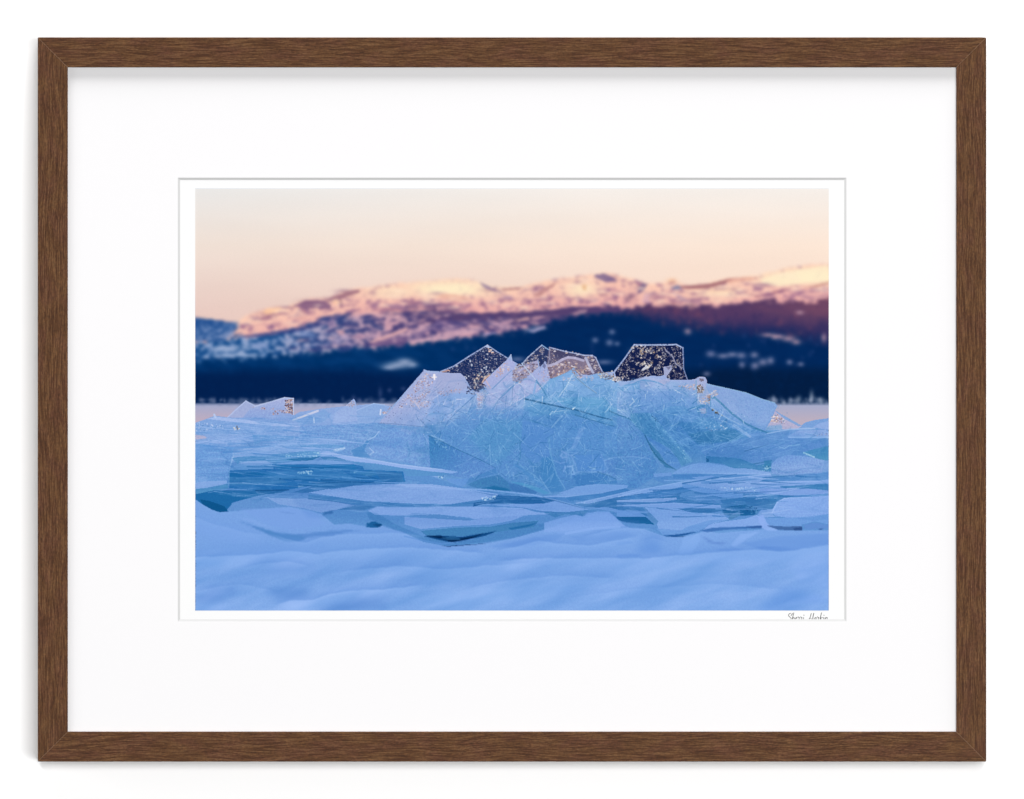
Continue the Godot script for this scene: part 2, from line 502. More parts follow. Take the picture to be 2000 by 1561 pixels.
func lay_mountains() -> void:
	# sky and out-of-focus mountains, at half size, then enlarged smoothly
	var w := 620
	var h := 416
	var far := PackedColorArray()
	far.resize(w * h)
	var ridge := [381, 619, 400, 620, 430, 625, 462, 628, 478, 617, 495, 609, 515, 603, 540, 599, 556, 601, 572, 592, 590, 586, 612, 583, 640, 582, 655, 574, 685, 565, 705, 561, 720, 561, 745, 556, 770, 553, 800, 551, 850, 547, 895, 544, 920, 546, 935, 550, 950, 556, 968, 560, 990, 561, 1020, 559, 1045, 553, 1080, 545, 1105, 542, 1130, 538, 1155, 535, 1180, 533, 1200, 535, 1215, 540, 1240, 546, 1262, 553, 1300, 551, 1315, 545, 1326, 553, 1345, 557, 1380, 553, 1410, 546, 1440, 542, 1470, 539, 1500, 532, 1530, 524, 1560, 519, 1590, 516, 1619, 515]
	var shade := [381, 668, 440, 658, 470, 656, 505, 652, 550, 646, 590, 637, 620, 625, 660, 616, 700, 612, 740, 612, 790, 607, 830, 600, 860, 598, 890, 607, 930, 612, 970, 610, 1020, 609, 1060, 603, 1110, 600, 1150, 597, 1200, 599, 1215, 605, 1240, 598, 1290, 595, 1350, 597, 1400, 595, 1440, 590, 1500, 586, 1560, 590, 1590, 588, 1619, 583]
	var woods := [381, 702, 440, 700, 500, 697, 560, 692, 620, 689, 660, 684, 700, 680, 760, 676, 800, 672, 860, 664, 900, 660, 960, 652, 1010, 646, 1050, 636, 1080, 628, 1110, 618, 1160, 612, 1205, 609, 1240, 612, 1290, 622, 1340, 632, 1400, 640, 1460, 646, 1520, 648, 1570, 655, 1619, 664]
	var low := [381, 724, 460, 722, 560, 720, 680, 720, 800, 726, 900, 735, 1100, 735, 1300, 722, 1380, 718, 1450, 714, 1540, 718, 1619, 716]
	var crag := noise_of(31, 1.0, 2)
	var drift := noise_of(32, 1.0, 3)
	var speck := noise_of(36, 0.075, 2)
	var edge := noise_of(33, 0.05, 2)
	var veil := noise_of(34, 0.006, 2)
	for j in h:
		var y := 368.0 + j * 2.0
		for i in w:
			var x := 381.0 + i * 2.0
			var s := (x - 381.0) / 1238.0
			# sky
			var t := clampf((y - 368.0) / 245.0, 0.0, 1.0)
			var top := Color("ebe9e7").lerp(Color("f6efe9"), minf(1.0, s * 1.6))
			var mid := Color("f1e1d6").lerp(Color("fde7d6"), s)
			var bot := Color("e9cbc2").lerp(Color("f8dac8"), minf(1.0, s * 1.25))
			var sky := top.lerp(mid, t / 0.45) if t < 0.45 else mid.lerp(bot, (t - 0.45) / 0.55)
			var v := 0.008 * veil.get_noise_2d(x * 0.4, y * 2.4)
			sky = Color(sky.r + v, sky.g + v, sky.b + v)
			var yr := curve(ridge, x) + 1.6 * edge.get_noise_2d(x, 7)
			if y < yr - 4.0:
				far[j * w + i] = sky
				continue
			var ys := curve(shade, x) + 5.0 * edge.get_noise_2d(x * 0.8, 70)
			var yw := curve(woods, x) + 4.0 * edge.get_noise_2d(x, 140)
			var yl := curve(low, x) + 3.0 * edge.get_noise_2d(x * 1.5, 210)
			var n := 0.65 * crag.get_noise_2d(x * 0.02, (y - 0.8 * yr) * 0.085) + 0.5 * crag.get_noise_2d(x * 0.04 - y * 0.035 + 50.0, y * 0.05 + x * 0.02)
			var m := drift.get_noise_2d(x * 0.06 + 30.0, y * 0.10)
			var d := drift.get_noise_2d(x * 0.018 - y * 0.02, y * 0.05 + 9.0)
			var spread := 16.0 * smoothstep(1180.0, 1300.0, x)
			# sunlit snow
			var lit := Color("ffd0b8").lerp(Color("eeaeaa"), clampf((y - yr) / 60.0, 0, 1))
			var gold := maxf(exp(-pow((x - 880.0) / 85.0, 2.0)) * exp(-pow((y - 563.0) / 16.0, 2.0)), exp(-pow((x - 1590.0) / 110.0, 2.0)) * exp(-pow((y - 540.0) / 17.0, 2.0)))
			gold = maxf(gold, 0.75 * exp(-pow((x - 1135.0) / 38.0, 2.0)) * exp(-pow((y - 565.0) / 16.0, 2.0)))
			gold = maxf(gold, 0.55 * exp(-pow((x - 770.0) / 55.0, 2.0)) * exp(-pow((y - 570.0) / 13.0, 2.0)))
			gold = maxf(gold, 0.6 * exp(-pow((x - 1405.0) / 45.0, 2.0)) * exp(-pow((y - 572.0) / 9.0, 2.0)))
			lit = lit.lerp(Color("ffecc8"), clampf(gold * 1.15 + 0.12 * d, 0, 1))
			var rock := clampf((n * 1.5 + m * 0.9 - 0.06 - gold * 0.9 - 0.25 * (1.0 - clampf((y - yr) / 40.0, 0, 1))) * 1.5, 0, 1)
			lit = lit.lerp(Color("8a6088"), 0.8 * rock)
			lit = lit.lerp(Color("8a6088"), 0.3 * (1.0 - gold) * smoothstep(0.22, 0.5, speck.get_noise_2d(x * 0.9 + y * 0.5, y * 1.5)))
			# the same slopes out of the sun
			var side := clampf((x - 520.0) / 240.0, 0, 1)
			var pale := Color("8ea3cb").lerp(Color("cf9fae"), side)
			var dark := Color("1a4f8c").lerp(Color("4a4176"), side)
			var patch := clampf((n * 1.3 + m * 0.9 + 0.10) * 2.6 + 0.5, 0, 1)
			var dim := pale.lerp(dark, clampf(patch + clampf((x - 1020.0) / 150.0, 0, 0.8), 0, 1))
			var belt := smoothstep(760.0, 860.0, x) * smoothstep(1240.0, 1150.0, x) * smoothstep(ys + 30.0, ys + 12.0, y + 6.0 * m)
			dim = dim.lerp(Color("574670"), 0.8 * belt)
			if x > 1150.0:
				dim = dim.lerp(Color("55395f").lerp(Color("7a4a60"), clampf((x - 1450.0) / 170.0 + 0.3 * d, 0, 1)), clampf((x - 1150.0) / 120.0, 0, 0.85))
				dim = dim.lerp(Color("2c2c5e"), clampf((y - ys - 22.0) / 40.0 + 0.3 * d, 0, 0.8))
			# forest
			var trees := Color("003066").lerp(Color("02275a"), clampf((x - 800.0) / 300.0, 0, 1))
			trees = trees.lerp(Color("0a3f7a"), clampf(0.25 + 0.8 * d, 0, 0.5) * clampf(1.0 - (x - 700.0) / 400.0, 0.25, 1))
			var deep := Color("02204f").lerp(Color("031d42"), clampf((x - 1000.0) / 400.0, 0, 1))
			deep = deep.lerp(Color("062a5c"), clampf(m * 0.7, 0, 0.35))
			var c := sky.lerp(lit, smoothstep(yr - 4.0, yr + 3.0, y))
			c = c.lerp(dim, smoothstep(ys - 4.0, ys + 5.0, y + 9.0 * n))
			c = c.lerp(trees, smoothstep(yw - 6.0 - spread, yw + 6.0 + spread, y + 8.0 * m))
			c = c.lerp(deep, smoothstep(yl - 14.0, yl + 16.0, y + 6.0 * m))
			if x < 470.0 and y < 665.0:
				c = c.lerp(Color("2b5795").lerp(Color("7d93bf"), clampf(0.25 + 1.6 * m, 0, 0.8)), smoothstep(yr - 2.0, yr + 4.0, y) * clampf((468.0 - x - maxf(0.0, y - 640.0)) / 10.0, 0, 1))
			far[j * w + i] = c
	far = blurred(far, w, h, 1)
	var im := Image.create_from_data(w, h, false, Image.FORMAT_RGBAF, far.to_byte_array())
	im.resize(1240, 832, Image.INTERPOLATE_CUBIC)
	ink = colours_of(im.get_region(Rect2i(0, 0, PW, PH)))
	# single snow fields and dark crests in the distance
	var snow := Color("a5b1cf")
	for a in [[775, 713, 26, 7], [790, 706, 16, 7], [805, 712, 10, 5], [760, 718, 14, 4]]:
		dab(a[0], a[1], a[2], a[3], snow, 0.8)
	for k in 26:
		dab(dice.randf_range(415, 500), dice.randf_range(676, 695), dice.randf_range(5, 12), dice.randf_range(2.5, 5), Color("9fb1d4"), 0.55)
	for k in 34:
		var px := dice.randf_range(495, 690)
		dab(px, 690.0 - (px - 495.0) * 0.05 - dice.randf_range(4, 34), dice.randf_range(4, 11), dice.randf_range(2.5, 5), Color("8fa5d0").lerp(Color("b59cbd"), clampf((px - 560.0) / 130.0, 0, 1)), 0.55)
	for k in 46:
		var px := dice.randf_range(680, 1000)
		dab(px, curve(woods, px) - dice.randf_range(6, 34), dice.randf_range(6, 15), dice.randf_range(2, 4.5), Color("c9a3b8"), 0.45)
	for a in [[1050, 641, 14, 4], [1035, 645, 12, 3], [1190, 669, 7, 6], [1162, 664, 6, 5], [1205, 671, 5, 4], [1195, 648, 6, 5], [1010, 701, 14, 4], [1180, 707, 16, 4], [1240, 685, 10, 5]]:
		dab(a[0], a[1], a[2], a[3], Color("8a92b8"), 0.72)
	for a in [[1388, 691, 9, 6], [1412, 695, 12, 5], [1430, 692, 10, 5], [1448, 694, 9, 6], [1473, 693, 8, 6], [1449, 712, 6, 6], [1474, 714, 8, 7], [1490, 707, 9, 7], [1505, 704, 7, 7], [1542, 707, 6, 5], [1564, 711, 6, 4], [1380, 730, 7, 4]]:
		dab(a[0], a[1], a[2], a[3], Color("9b98ba"), 0.72)
	for a in [[1500, 654, 14, 4], [1522, 657, 9, 4], [1540, 661, 14, 6], [1555, 668, 9, 5], [1609, 660, 5, 9], [1562, 610, 8, 4], [1343, 647, 7, 6], [1513, 658, 7, 5]]:
		dab(a[0], a[1], a[2], a[3], Color("cba2b0"), 0.7)
	for a in [[672, 568, 18, 4], [605, 590, 22, 6], [640, 586, 16, 6], [560, 600, 22, 3], [520, 612, 14, 4], [1195, 545, 12, 6], [960, 566, 20, 4], [1250, 560, 8, 9], [1232, 580, 10, 8], [1345, 561, 22, 3], [1390, 557, 20, 3], [820, 590, 26, 4], [870, 606, 30, 4], [780, 604, 30, 5]]:
		dab(a[0], a[1], a[2], a[3], Color("8c5f7c"), 0.5)
	for a in [[1322, 561, 9, 4]]:
		dab(a[0], a[1], a[2], a[3], Color("7a7ca4"), 0.4)
	dab(1312, 548, 10, 5, Color("fcc79f"), 0.8)
	# larger slopes, gullies and belts of trees, drawn sharp and then put out of focus
	var q := func(p): return places(375.0, 360.0, 0.21, p)
	var s := func(p): return places(790.0, 500.0, 0.21, p)
	var t := func(p): return places(1205.0, 360.0, 0.21, p)
	var slopes := [
		[q, [940, 1130, 1060, 1080, 1240, 1085, 1290, 1130, 1280, 1165, 1150, 1150, 1060, 1165, 1000, 1140], "74507a", 0.75], [q, [1240, 1090, 1300, 1050, 1440, 1000, 1560, 975, 1570, 1000, 1450, 1045, 1400, 1060, 1390, 1150, 1350, 1080, 1290, 1080], "8a5c74", 0.7],
		[q, [1300, 1095, 1340, 1065, 1385, 1100, 1330, 1125], "fcc6a6", 0.8], [q, [640, 1190, 700, 1155, 820, 1148, 820, 1182, 700, 1212], "fdc9a2", 0.8], [q, [560, 1270, 700, 1215, 860, 1190, 780, 1235, 640, 1270], "ae7884", 0.6],
		[q, [380, 1420, 560, 1400, 700, 1375, 900, 1350, 1080, 1310, 1230, 1240, 1330, 1205, 1420, 1225, 1300, 1290, 1100, 1345, 900, 1385, 600, 1425], "3c4582", 0.7],
		[q, [690, 1330, 740, 1300, 760, 1340, 720, 1370], "86648c", 0.5], [q, [960, 1240, 1000, 1210, 1080, 1240, 1020, 1260], "d79a98", 0.5], [q, [1000, 1180, 1050, 1150, 1060, 1190], "b07c84", 0.5],
		[q, [1420, 1230, 1560, 1200, 1700, 1190, 1900, 1220, 2000, 1260, 2000, 1290, 1850, 1250, 1650, 1215, 1500, 1240], "d8a9b2", 0.75], [q, [1560, 1230, 1640, 1220, 1720, 1300, 1800, 1340, 1760, 1370, 1650, 1310], "3f4a80", 0.6],
		[q, [1330, 1360, 1400, 1350, 1430, 1400, 1370, 1400], "d8a3aa", 0.7], [q, [1480, 1420, 1560, 1380, 1620, 1420, 1560, 1450], "cf9fb2", 0.7], [q, [1640, 1465, 1800, 1400, 2000, 1325, 2000, 1365, 1850, 1425, 1700, 1485], "dca9ae", 0.85],
		[q, [1240, 1290, 1320, 1260, 1350, 1320, 1290, 1350], "b48fae", 0.6], [q, [1400, 1290, 1450, 1270, 1500, 1340, 1440, 1350], "4a4a80", 0.5], [q, [940, 1370, 1080, 1360, 1160, 1420, 1040, 1420], "7d92c4", 0.6],
		[q, [1780, 1120, 1900, 1110, 2000, 1130, 2000, 1180, 1860, 1150], "8a6890", 0.6], [q, [1800, 1180, 1920, 1190, 2000, 1215, 1900, 1210], "5c5688", 0.6], [q, [30, 1250, 200, 1260, 300, 1270, 230, 1330, 120, 1310, 60, 1340], "1f4c8e", 0.5],
		[q, [1580, 1495, 1800, 1445, 2000, 1405, 2000, 1490, 1700, 1510], "6a5383", 0.7], [q, [230, 1420, 300, 1380, 390, 1360, 380, 1420, 300, 1440], "93a0c6", 0.6], [q, [540, 1500, 620, 1465, 700, 1480, 720, 1540, 600, 1530], "8196c4", 0.6],
		[s, [0, 455, 200, 430, 420, 450, 540, 500, 420, 545, 200, 490, 0, 495], "70547e", 0.65], [s, [60, 640, 180, 610, 350, 565, 560, 538, 800, 530, 1000, 520, 1200, 532, 1400, 500, 1600, 470, 1760, 470, 2000, 485, 2000, 525, 1700, 522, 1500, 545, 1200, 552, 1000, 572, 700, 605, 450, 592, 250, 625], "55416f", 0.85],
		[s, [60, 795, 200, 760, 420, 700, 600, 670, 700, 658, 690, 700, 500, 742, 300, 790, 80, 805], "d3a8b8", 0.8], [s, [800, 632, 1000, 588, 1035, 600, 900, 655], "c79cb0", 0.75], [s, [720, 722, 850, 700, 855, 722, 740, 748], "a493bc", 0.7], [s, [1165, 702, 1290, 648, 1315, 670, 1200, 718], "a89ec2", 0.85],
		[s, [1040, 590, 1160, 566, 1155, 600, 1050, 612], "dba8a8", 0.75], [s, [1180, 572, 1300, 552, 1300, 580, 1200, 602], "c899a8", 0.7], [s, [20, 705, 160, 660, 300, 640, 280, 672, 100, 735], "cba2b4", 0.7], [s, [620, 590, 720, 590, 700, 630, 640, 630], "8a6c94", 0.5],
		[s, [300, 590, 480, 600, 600, 640, 440, 690, 250, 700, 120, 760, 60, 740, 250, 660], "5c4f86", 0.5], [s, [700, 245, 800, 288, 910, 342, 860, 335, 740, 292], "7d6a94", 0.7], [s, [900, 302, 1100, 288, 1060, 312, 930, 324], "a8787e", 0.7], [s, [1190, 372, 1330, 280, 1430, 238, 1410, 262, 1260, 380], "b37e82", 0.7],
		[s, [1755, 180, 1850, 162, 1950, 200, 1970, 235, 1880, 245, 1800, 212], "77648e", 0.8], [s, [1800, 350, 1880, 345, 1890, 372, 1820, 378], "9a6f84", 0.5], [s, [1540, 390, 1590, 380, 1600, 405, 1550, 415], "a87888", 0.5], [s, [1650, 270, 1690, 265, 1690, 320, 1660, 320], "e0a478", 0.6],
		[s, [900, 380, 1000, 370, 1000, 400, 920, 400], "a893b4", 0.5], [s, [360, 340, 560, 380, 640, 420, 500, 430, 300, 380], "e8a894", 0.5], [s, [1540, 540, 1640, 500, 1700, 490, 1690, 530, 1600, 555], "c59aa6", 0.6], [s, [110, 450, 160, 440, 190, 480, 140, 490], "d9a2a4", 0.7], [s, [280, 470, 360, 450, 380, 500, 300, 520], "d6a2a8", 0.6],
		[t, [190, 1012, 200, 960, 240, 918, 290, 930, 240, 1000], "665684", 0.75], [t, [75, 1070, 130, 1018, 145, 1050, 95, 1095], "8a6880", 0.6], [t, [560, 952, 700, 940, 850, 928, 960, 898, 1100, 868, 1010, 922, 830, 972, 640, 972], "9f696f", 0.8], [t, [500, 962, 570, 936, 605, 970, 540, 985], "6a74a0", 0.6],
		[t, [500, 990, 640, 1070, 690, 1105, 600, 1075], "a78cae", 0.7], [t, [1190, 1010, 1330, 1040, 1480, 990, 1640, 958, 1500, 1012, 1300, 1055], "a9717e", 0.7], [t, [1730, 965, 1900, 920, 1970, 905, 1970, 930, 1850, 962], "c58a80", 0.6],
		[t, [1340, 880, 1560, 820, 1760, 785, 1970, 750, 1970, 880, 1740, 920, 1500, 950, 1360, 925], "ffefcb", 0.75], [t, [820, 970, 1000, 950, 1160, 960, 1100, 1000, 900, 1010, 840, 1000], "fdd3b4", 0.6], [t, [230, 1090, 260, 1010, 300, 1030, 300, 1110], "d9b0c0", 0.6], [t, [330, 1020, 380, 1010, 400, 1110, 350, 1110], "e2a8a4", 0.5],
		[t, [850, 1060, 1000, 1040, 1120, 1060, 1000, 1105, 880, 1100], "fdd2ba", 0.5], [t, [1640, 1060, 1760, 1000, 1860, 1010, 1960, 1000, 1960, 1060, 1800, 1085], "f0b8b0", 0.6], [t, [1000, 880, 1200, 860, 1330, 870, 1200, 900, 1040, 920], "d9988c", 0.5]]
	for k in slopes:
		fill(k[0].call(k[1]), Color(k[2]), k[3], 0, 0.0, null, Vector2.ZERO, Vector2.ZERO, 5.0)
	for k in 60:
		var px := dice.randf_range(1240, 1619)
		dab(px, curve(woods, px) + dice.randf_range(-38, 10), dice.randf_range(3, 8), dice.randf_range(4, 9), Color("7d4a62") if dice.randf() < 0.4 else Color("2b2a5c"), 0.3)
	for k in 40:
		var px := dice.randf_range(800, 1619)
		dab(px, dice.randf_range(655, 720), dice.randf_range(2, 5), dice.randf_range(3, 6), Color("3c4f86"), 0.3)
	for k in 110:
		var px := dice.randf_range(480, 1619)
		var py := lerpf(curve(ridge, px) + 6.0, curve(shade, px) - 5.0, dice.randf())
		dab(px, py, dice.randf_range(6, 16), dice.randf_range(2, 4.5), Color("ffe4cc") if dice.randf() < 0.6 else Color("8a5f84"), 0.45)
	for k in 120:
		var px := dice.randf_range(560, 1000)
		var py := lerpf(curve(shade, px) + 3.0, curve(woods, px) - 5.0, dice.randf())
		dab(px, py, dice.randf_range(3, 10), dice.randf_range(1.5, 3.5), Color("dcb0bc") if dice.randf() < 0.5 else Color("3f3f78"), 0.5)
	var rows := 436
	var back := ink.slice(0, PW * rows)
	back = blurred(blurred(back, PW, rows, 3), PW, rows, 2)
	for i in PW * (rows - 4):
		ink[i] = back[i]


func blurred(a: PackedColorArray, w: int, h: int, r: int) -> PackedColorArray:
	# the mean over a square, one direction after the other
	for pass_ in 2:
		var out := PackedColorArray()
		out.resize(w * h)
		var step := 1 if pass_ == 0 else w
		var count := w if pass_ == 0 else h
		var lines := h if pass_ == 0 else w
		for line in lines:
			var start := line * (w if pass_ == 0 else 1)
			var total := Color(0, 0, 0, 0)
			for k in range(-r, r + 1):
				total += a[start + clampi(k, 0, count - 1) * step]
			for k in count:
				out[start + k * step] = total / (2 * r + 1)
				total += a[start + mini(k + r + 1, count - 1) * step] - a[start + maxi(k - r, 0) * step]
		a = out
	return a


func colours_of(im: Image) -> PackedColorArray:
	var f := im.get_data().to_float32_array()
	var out := PackedColorArray()
	out.resize(PW * PH)
	for i in PW * PH:
		out[i] = Color(f[i * 4], f[i * 4 + 1], f[i * 4 + 2])
	return out


func lay_shore() -> void:
	# frozen lake and pale trees along the far shore
	fill(places(0, 0, 1, [373, 789, 640, 788, 810, 786, 810, 840, 373, 840]), Color("a3abce"), 1.0, 2, 0.0, Color("bcaec2"), Vector2(0, 420), Vector2(0, 450))
	fill(places(0, 0, 1, [1480, 789, 1630, 789, 1630, 840, 1480, 840]), Color("a3abcc"), 1.0, 2, 0.0, Color("bbafc0"), Vector2(0, 419), Vector2(0, 452))
	for k in 120:
		var x := dice.randf_range(381, 800)
		dab(x, dice.randf_range(779, 790), dice.randf_range(3, 7), dice.randf_range(3, 6), Color("7681a2"), 0.27)
	for k in 50:
		var x := dice.randf_range(1495, 1619)
		dab(x, dice.randf_range(778, 789), dice.randf_range(3, 5), dice.randf_range(4, 7), Color("a3adc6"), 0.25)
	for a in [[1585, 772, 5, 10], [1560, 779, 6, 7], [1602, 781, 6, 6]]:
		dab(a[0], a[1], a[2], a[3], Color("b0bacb"), 0.4)
	for a in [[742, 768, 5, 12], [760, 762, 5, 5], [787, 759, 6, 5], [700, 781, 6, 5], [690, 777, 5, 6]]:
		dab(a[0], a[1], a[2], a[3], Color("40507f"), 0.5)


func craze(p: PackedVector2Array, pale: Color, dark: Color, strength: float, seed_: int, sx := 1.0, sy := 1.0) -> void:
	# the web of old fractures inside clear ice
	var a := noise_of(seed_, 0.022, 2)
	var b := noise_of(seed_ + 1, 0.012, 2)
	var c := noise_of(seed_ + 2, 0.05, 2)
	var lo := p[0]
	var hi := p[0]
	for q in p:
		lo = lo.min(q)
		hi = hi.max(q)
	for y in range(maxi(0, int(lo.y)), mini(PH, int(hi.y))):
		for x in range(maxi(0, int(lo.x)), mini(PW, int(hi.x))):
			if not Geometry2D.is_point_in_polygon(Vector2(x, y), p):
				continue
			var i := y * PW + x
			var u := x * sx
			var v := y * sy
			var one := pow(1.0 - absf(a.get_noise_2d(u, v)), 14.0)
			var two := pow(1.0 - absf(b.get_noise_2d(u + 300.0, v - 200.0)), 22.0)
			var three := pow(1.0 - absf(c.get_noise_2d(v, u)), 10.0) * clampf(b.get_noise_2d(u, v) * 2.0, 0.0, 1.0)
			var broad := b.get_noise_2d(u * 1.6, v * 1.6)
			ink[i] = ink[i].lerp(pale if broad > 0.0 else dark, strength * 0.8 * absf(broad))
			ink[i] = ink[i].lerp(pale, strength * (0.55 * one + 0.5 * three))
			ink[i] = ink[i].lerp(dark, strength * 0.9 * two)


func deepen(p: PackedVector2Array, by: Color, soft: int) -> void:
	# a thin even glaze of blue ink over an outline
	var before := ink.duplicate()
	fill(p, Color(0, 0, 0), 1.0, soft)
	for i in PW * PH:
		if ink[i] != before[i]:
			var c := before[i]
			var k := 1.0 - ink[i].b / maxf(c.b, 0.001)
			ink[i] = c.lerp(Color(c.r * by.r, c.g * by.g, c.b * by.b), k)


func sheets(p: PackedVector2Array, count: int, inks: Array, thin: float, thick: float, short: float, long: float, lean: float, spread: float, alpha: float) -> void:
	# edges of thin plates lying on one another, and glints along broken rims
	var lo := p[0]
	var hi := p[0]
	for q in p:
		lo = lo.min(q)
		hi = hi.max(q)
	for k in count:
		var q := Vector2(dice.randf_range(lo.x, hi.x), dice.randf_range(lo.y, hi.y))
		var d := Vector2.from_angle(lean + spread * (dice.randf() - 0.5)) * dice.randf_range(short, long)
		var w := dice.randf_range(thin, thick)
		var c: Color = inks[dice.randi() % inks.size()]
		if Geometry2D.is_point_in_polygon(q, p) and Geometry2D.is_point_in_polygon(q + d, p):
			stroke(PackedVector2Array([q, q + d * 0.4 + Vector2(0, w * 0.3), q + d]), w, c, alpha * dice.randf_range(0.6, 1.0), 0.3, 0.25)


func drift(crest: Array, depth: float, light: float, shade: float) -> void:
	# a fold of blown snow: pale below its crest, deeper blue just behind it
	var x0: int = maxi(0, int(crest[0] - 381.0))
	var x1: int = mini(PW, int(crest[crest.size() - 2] - 381.0))
	for x in range(x0, x1):
		var y0 := curve(crest, x + 381.0) - 368.0 + 1.5 * rough_noise.get_noise_2d(x * 0.6, crest[1])
		var ends := smoothstep(0.0, 40.0, minf(x - x0, x1 - x))
		if x0 == 0 and x < 60:
			ends = smoothstep(0.0, 40.0, x1 - x)
		if x1 == PW and x > PW - 60:
			ends = smoothstep(0.0, 40.0, x - x0)
		for y in range(maxi(0, int(y0 - 22.0)), mini(PH, int(y0 + depth))):
			var i := y * PW + x
			var d := y - y0
			if d >= -2.0:
				ink[i] = ink[i].lerp(Color("90b7f2"), light * ends * smoothstep(-2.0, 3.0, d) * exp(-d / depth * 3.0))
			if d < 2.0:
				ink[i] = ink[i].lerp(Color("5b8bd6"), shade * ends * smoothstep(2.0, -3.0, d) * exp(d / 9.0))


func splinters(p: PackedVector2Array, count: int, pale: Color, dark: Color, lean := 0.0, spread := 3.2, reach := 60.0, alpha := 0.22) -> void:
	# fine edges of broken plates seen through the ice: thin facets and hairlines
	var lo := p[0]
	var hi := p[0]
	for q in p:
		lo = lo.min(q)
		hi = hi.max(q)
	for k in count:
		var q := Vector2(dice.randf_range(lo.x, hi.x), dice.randf_range(lo.y, hi.y))
		var turn := lean + spread * (dice.randf() - 0.5)
		var far := Vector2.from_angle(turn) * reach * dice.randf_range(0.25, 1.0)
		var off := Vector2.from_angle(turn + dice.randf_range(0.15, 1.1)) * reach * dice.randf_range(0.1, 0.5)
		var kind := dice.randf()
		var c := pale if dice.randf() < 0.5 else dark
		if not Geometry2D.is_point_in_polygon(q, p) or not Geometry2D.is_point_in_polygon(q + far, p):
			continue
		if kind < 0.3:
			fill(PackedVector2Array([q, q + far, q + off]), c, alpha * dice.randf_range(0.3, 0.9), 0, 0.05)
			stroke(PackedVector2Array([q, q + far]), 1.1, pale, alpha * 2.4, 0.5, 0.3)
		elif kind < 0.88:
			stroke(PackedVector2Array([q, q + far * 0.5 + off * 0.06, q + far]), dice.randf_range(0.7, 1.5), c, alpha * 2.3, 0.4, 0.3)
		else:
			stroke(PackedVector2Array([q, q + far]), dice.randf_range(1.5, 3.0), c, alpha * 1.2, 0.4, 0.5)


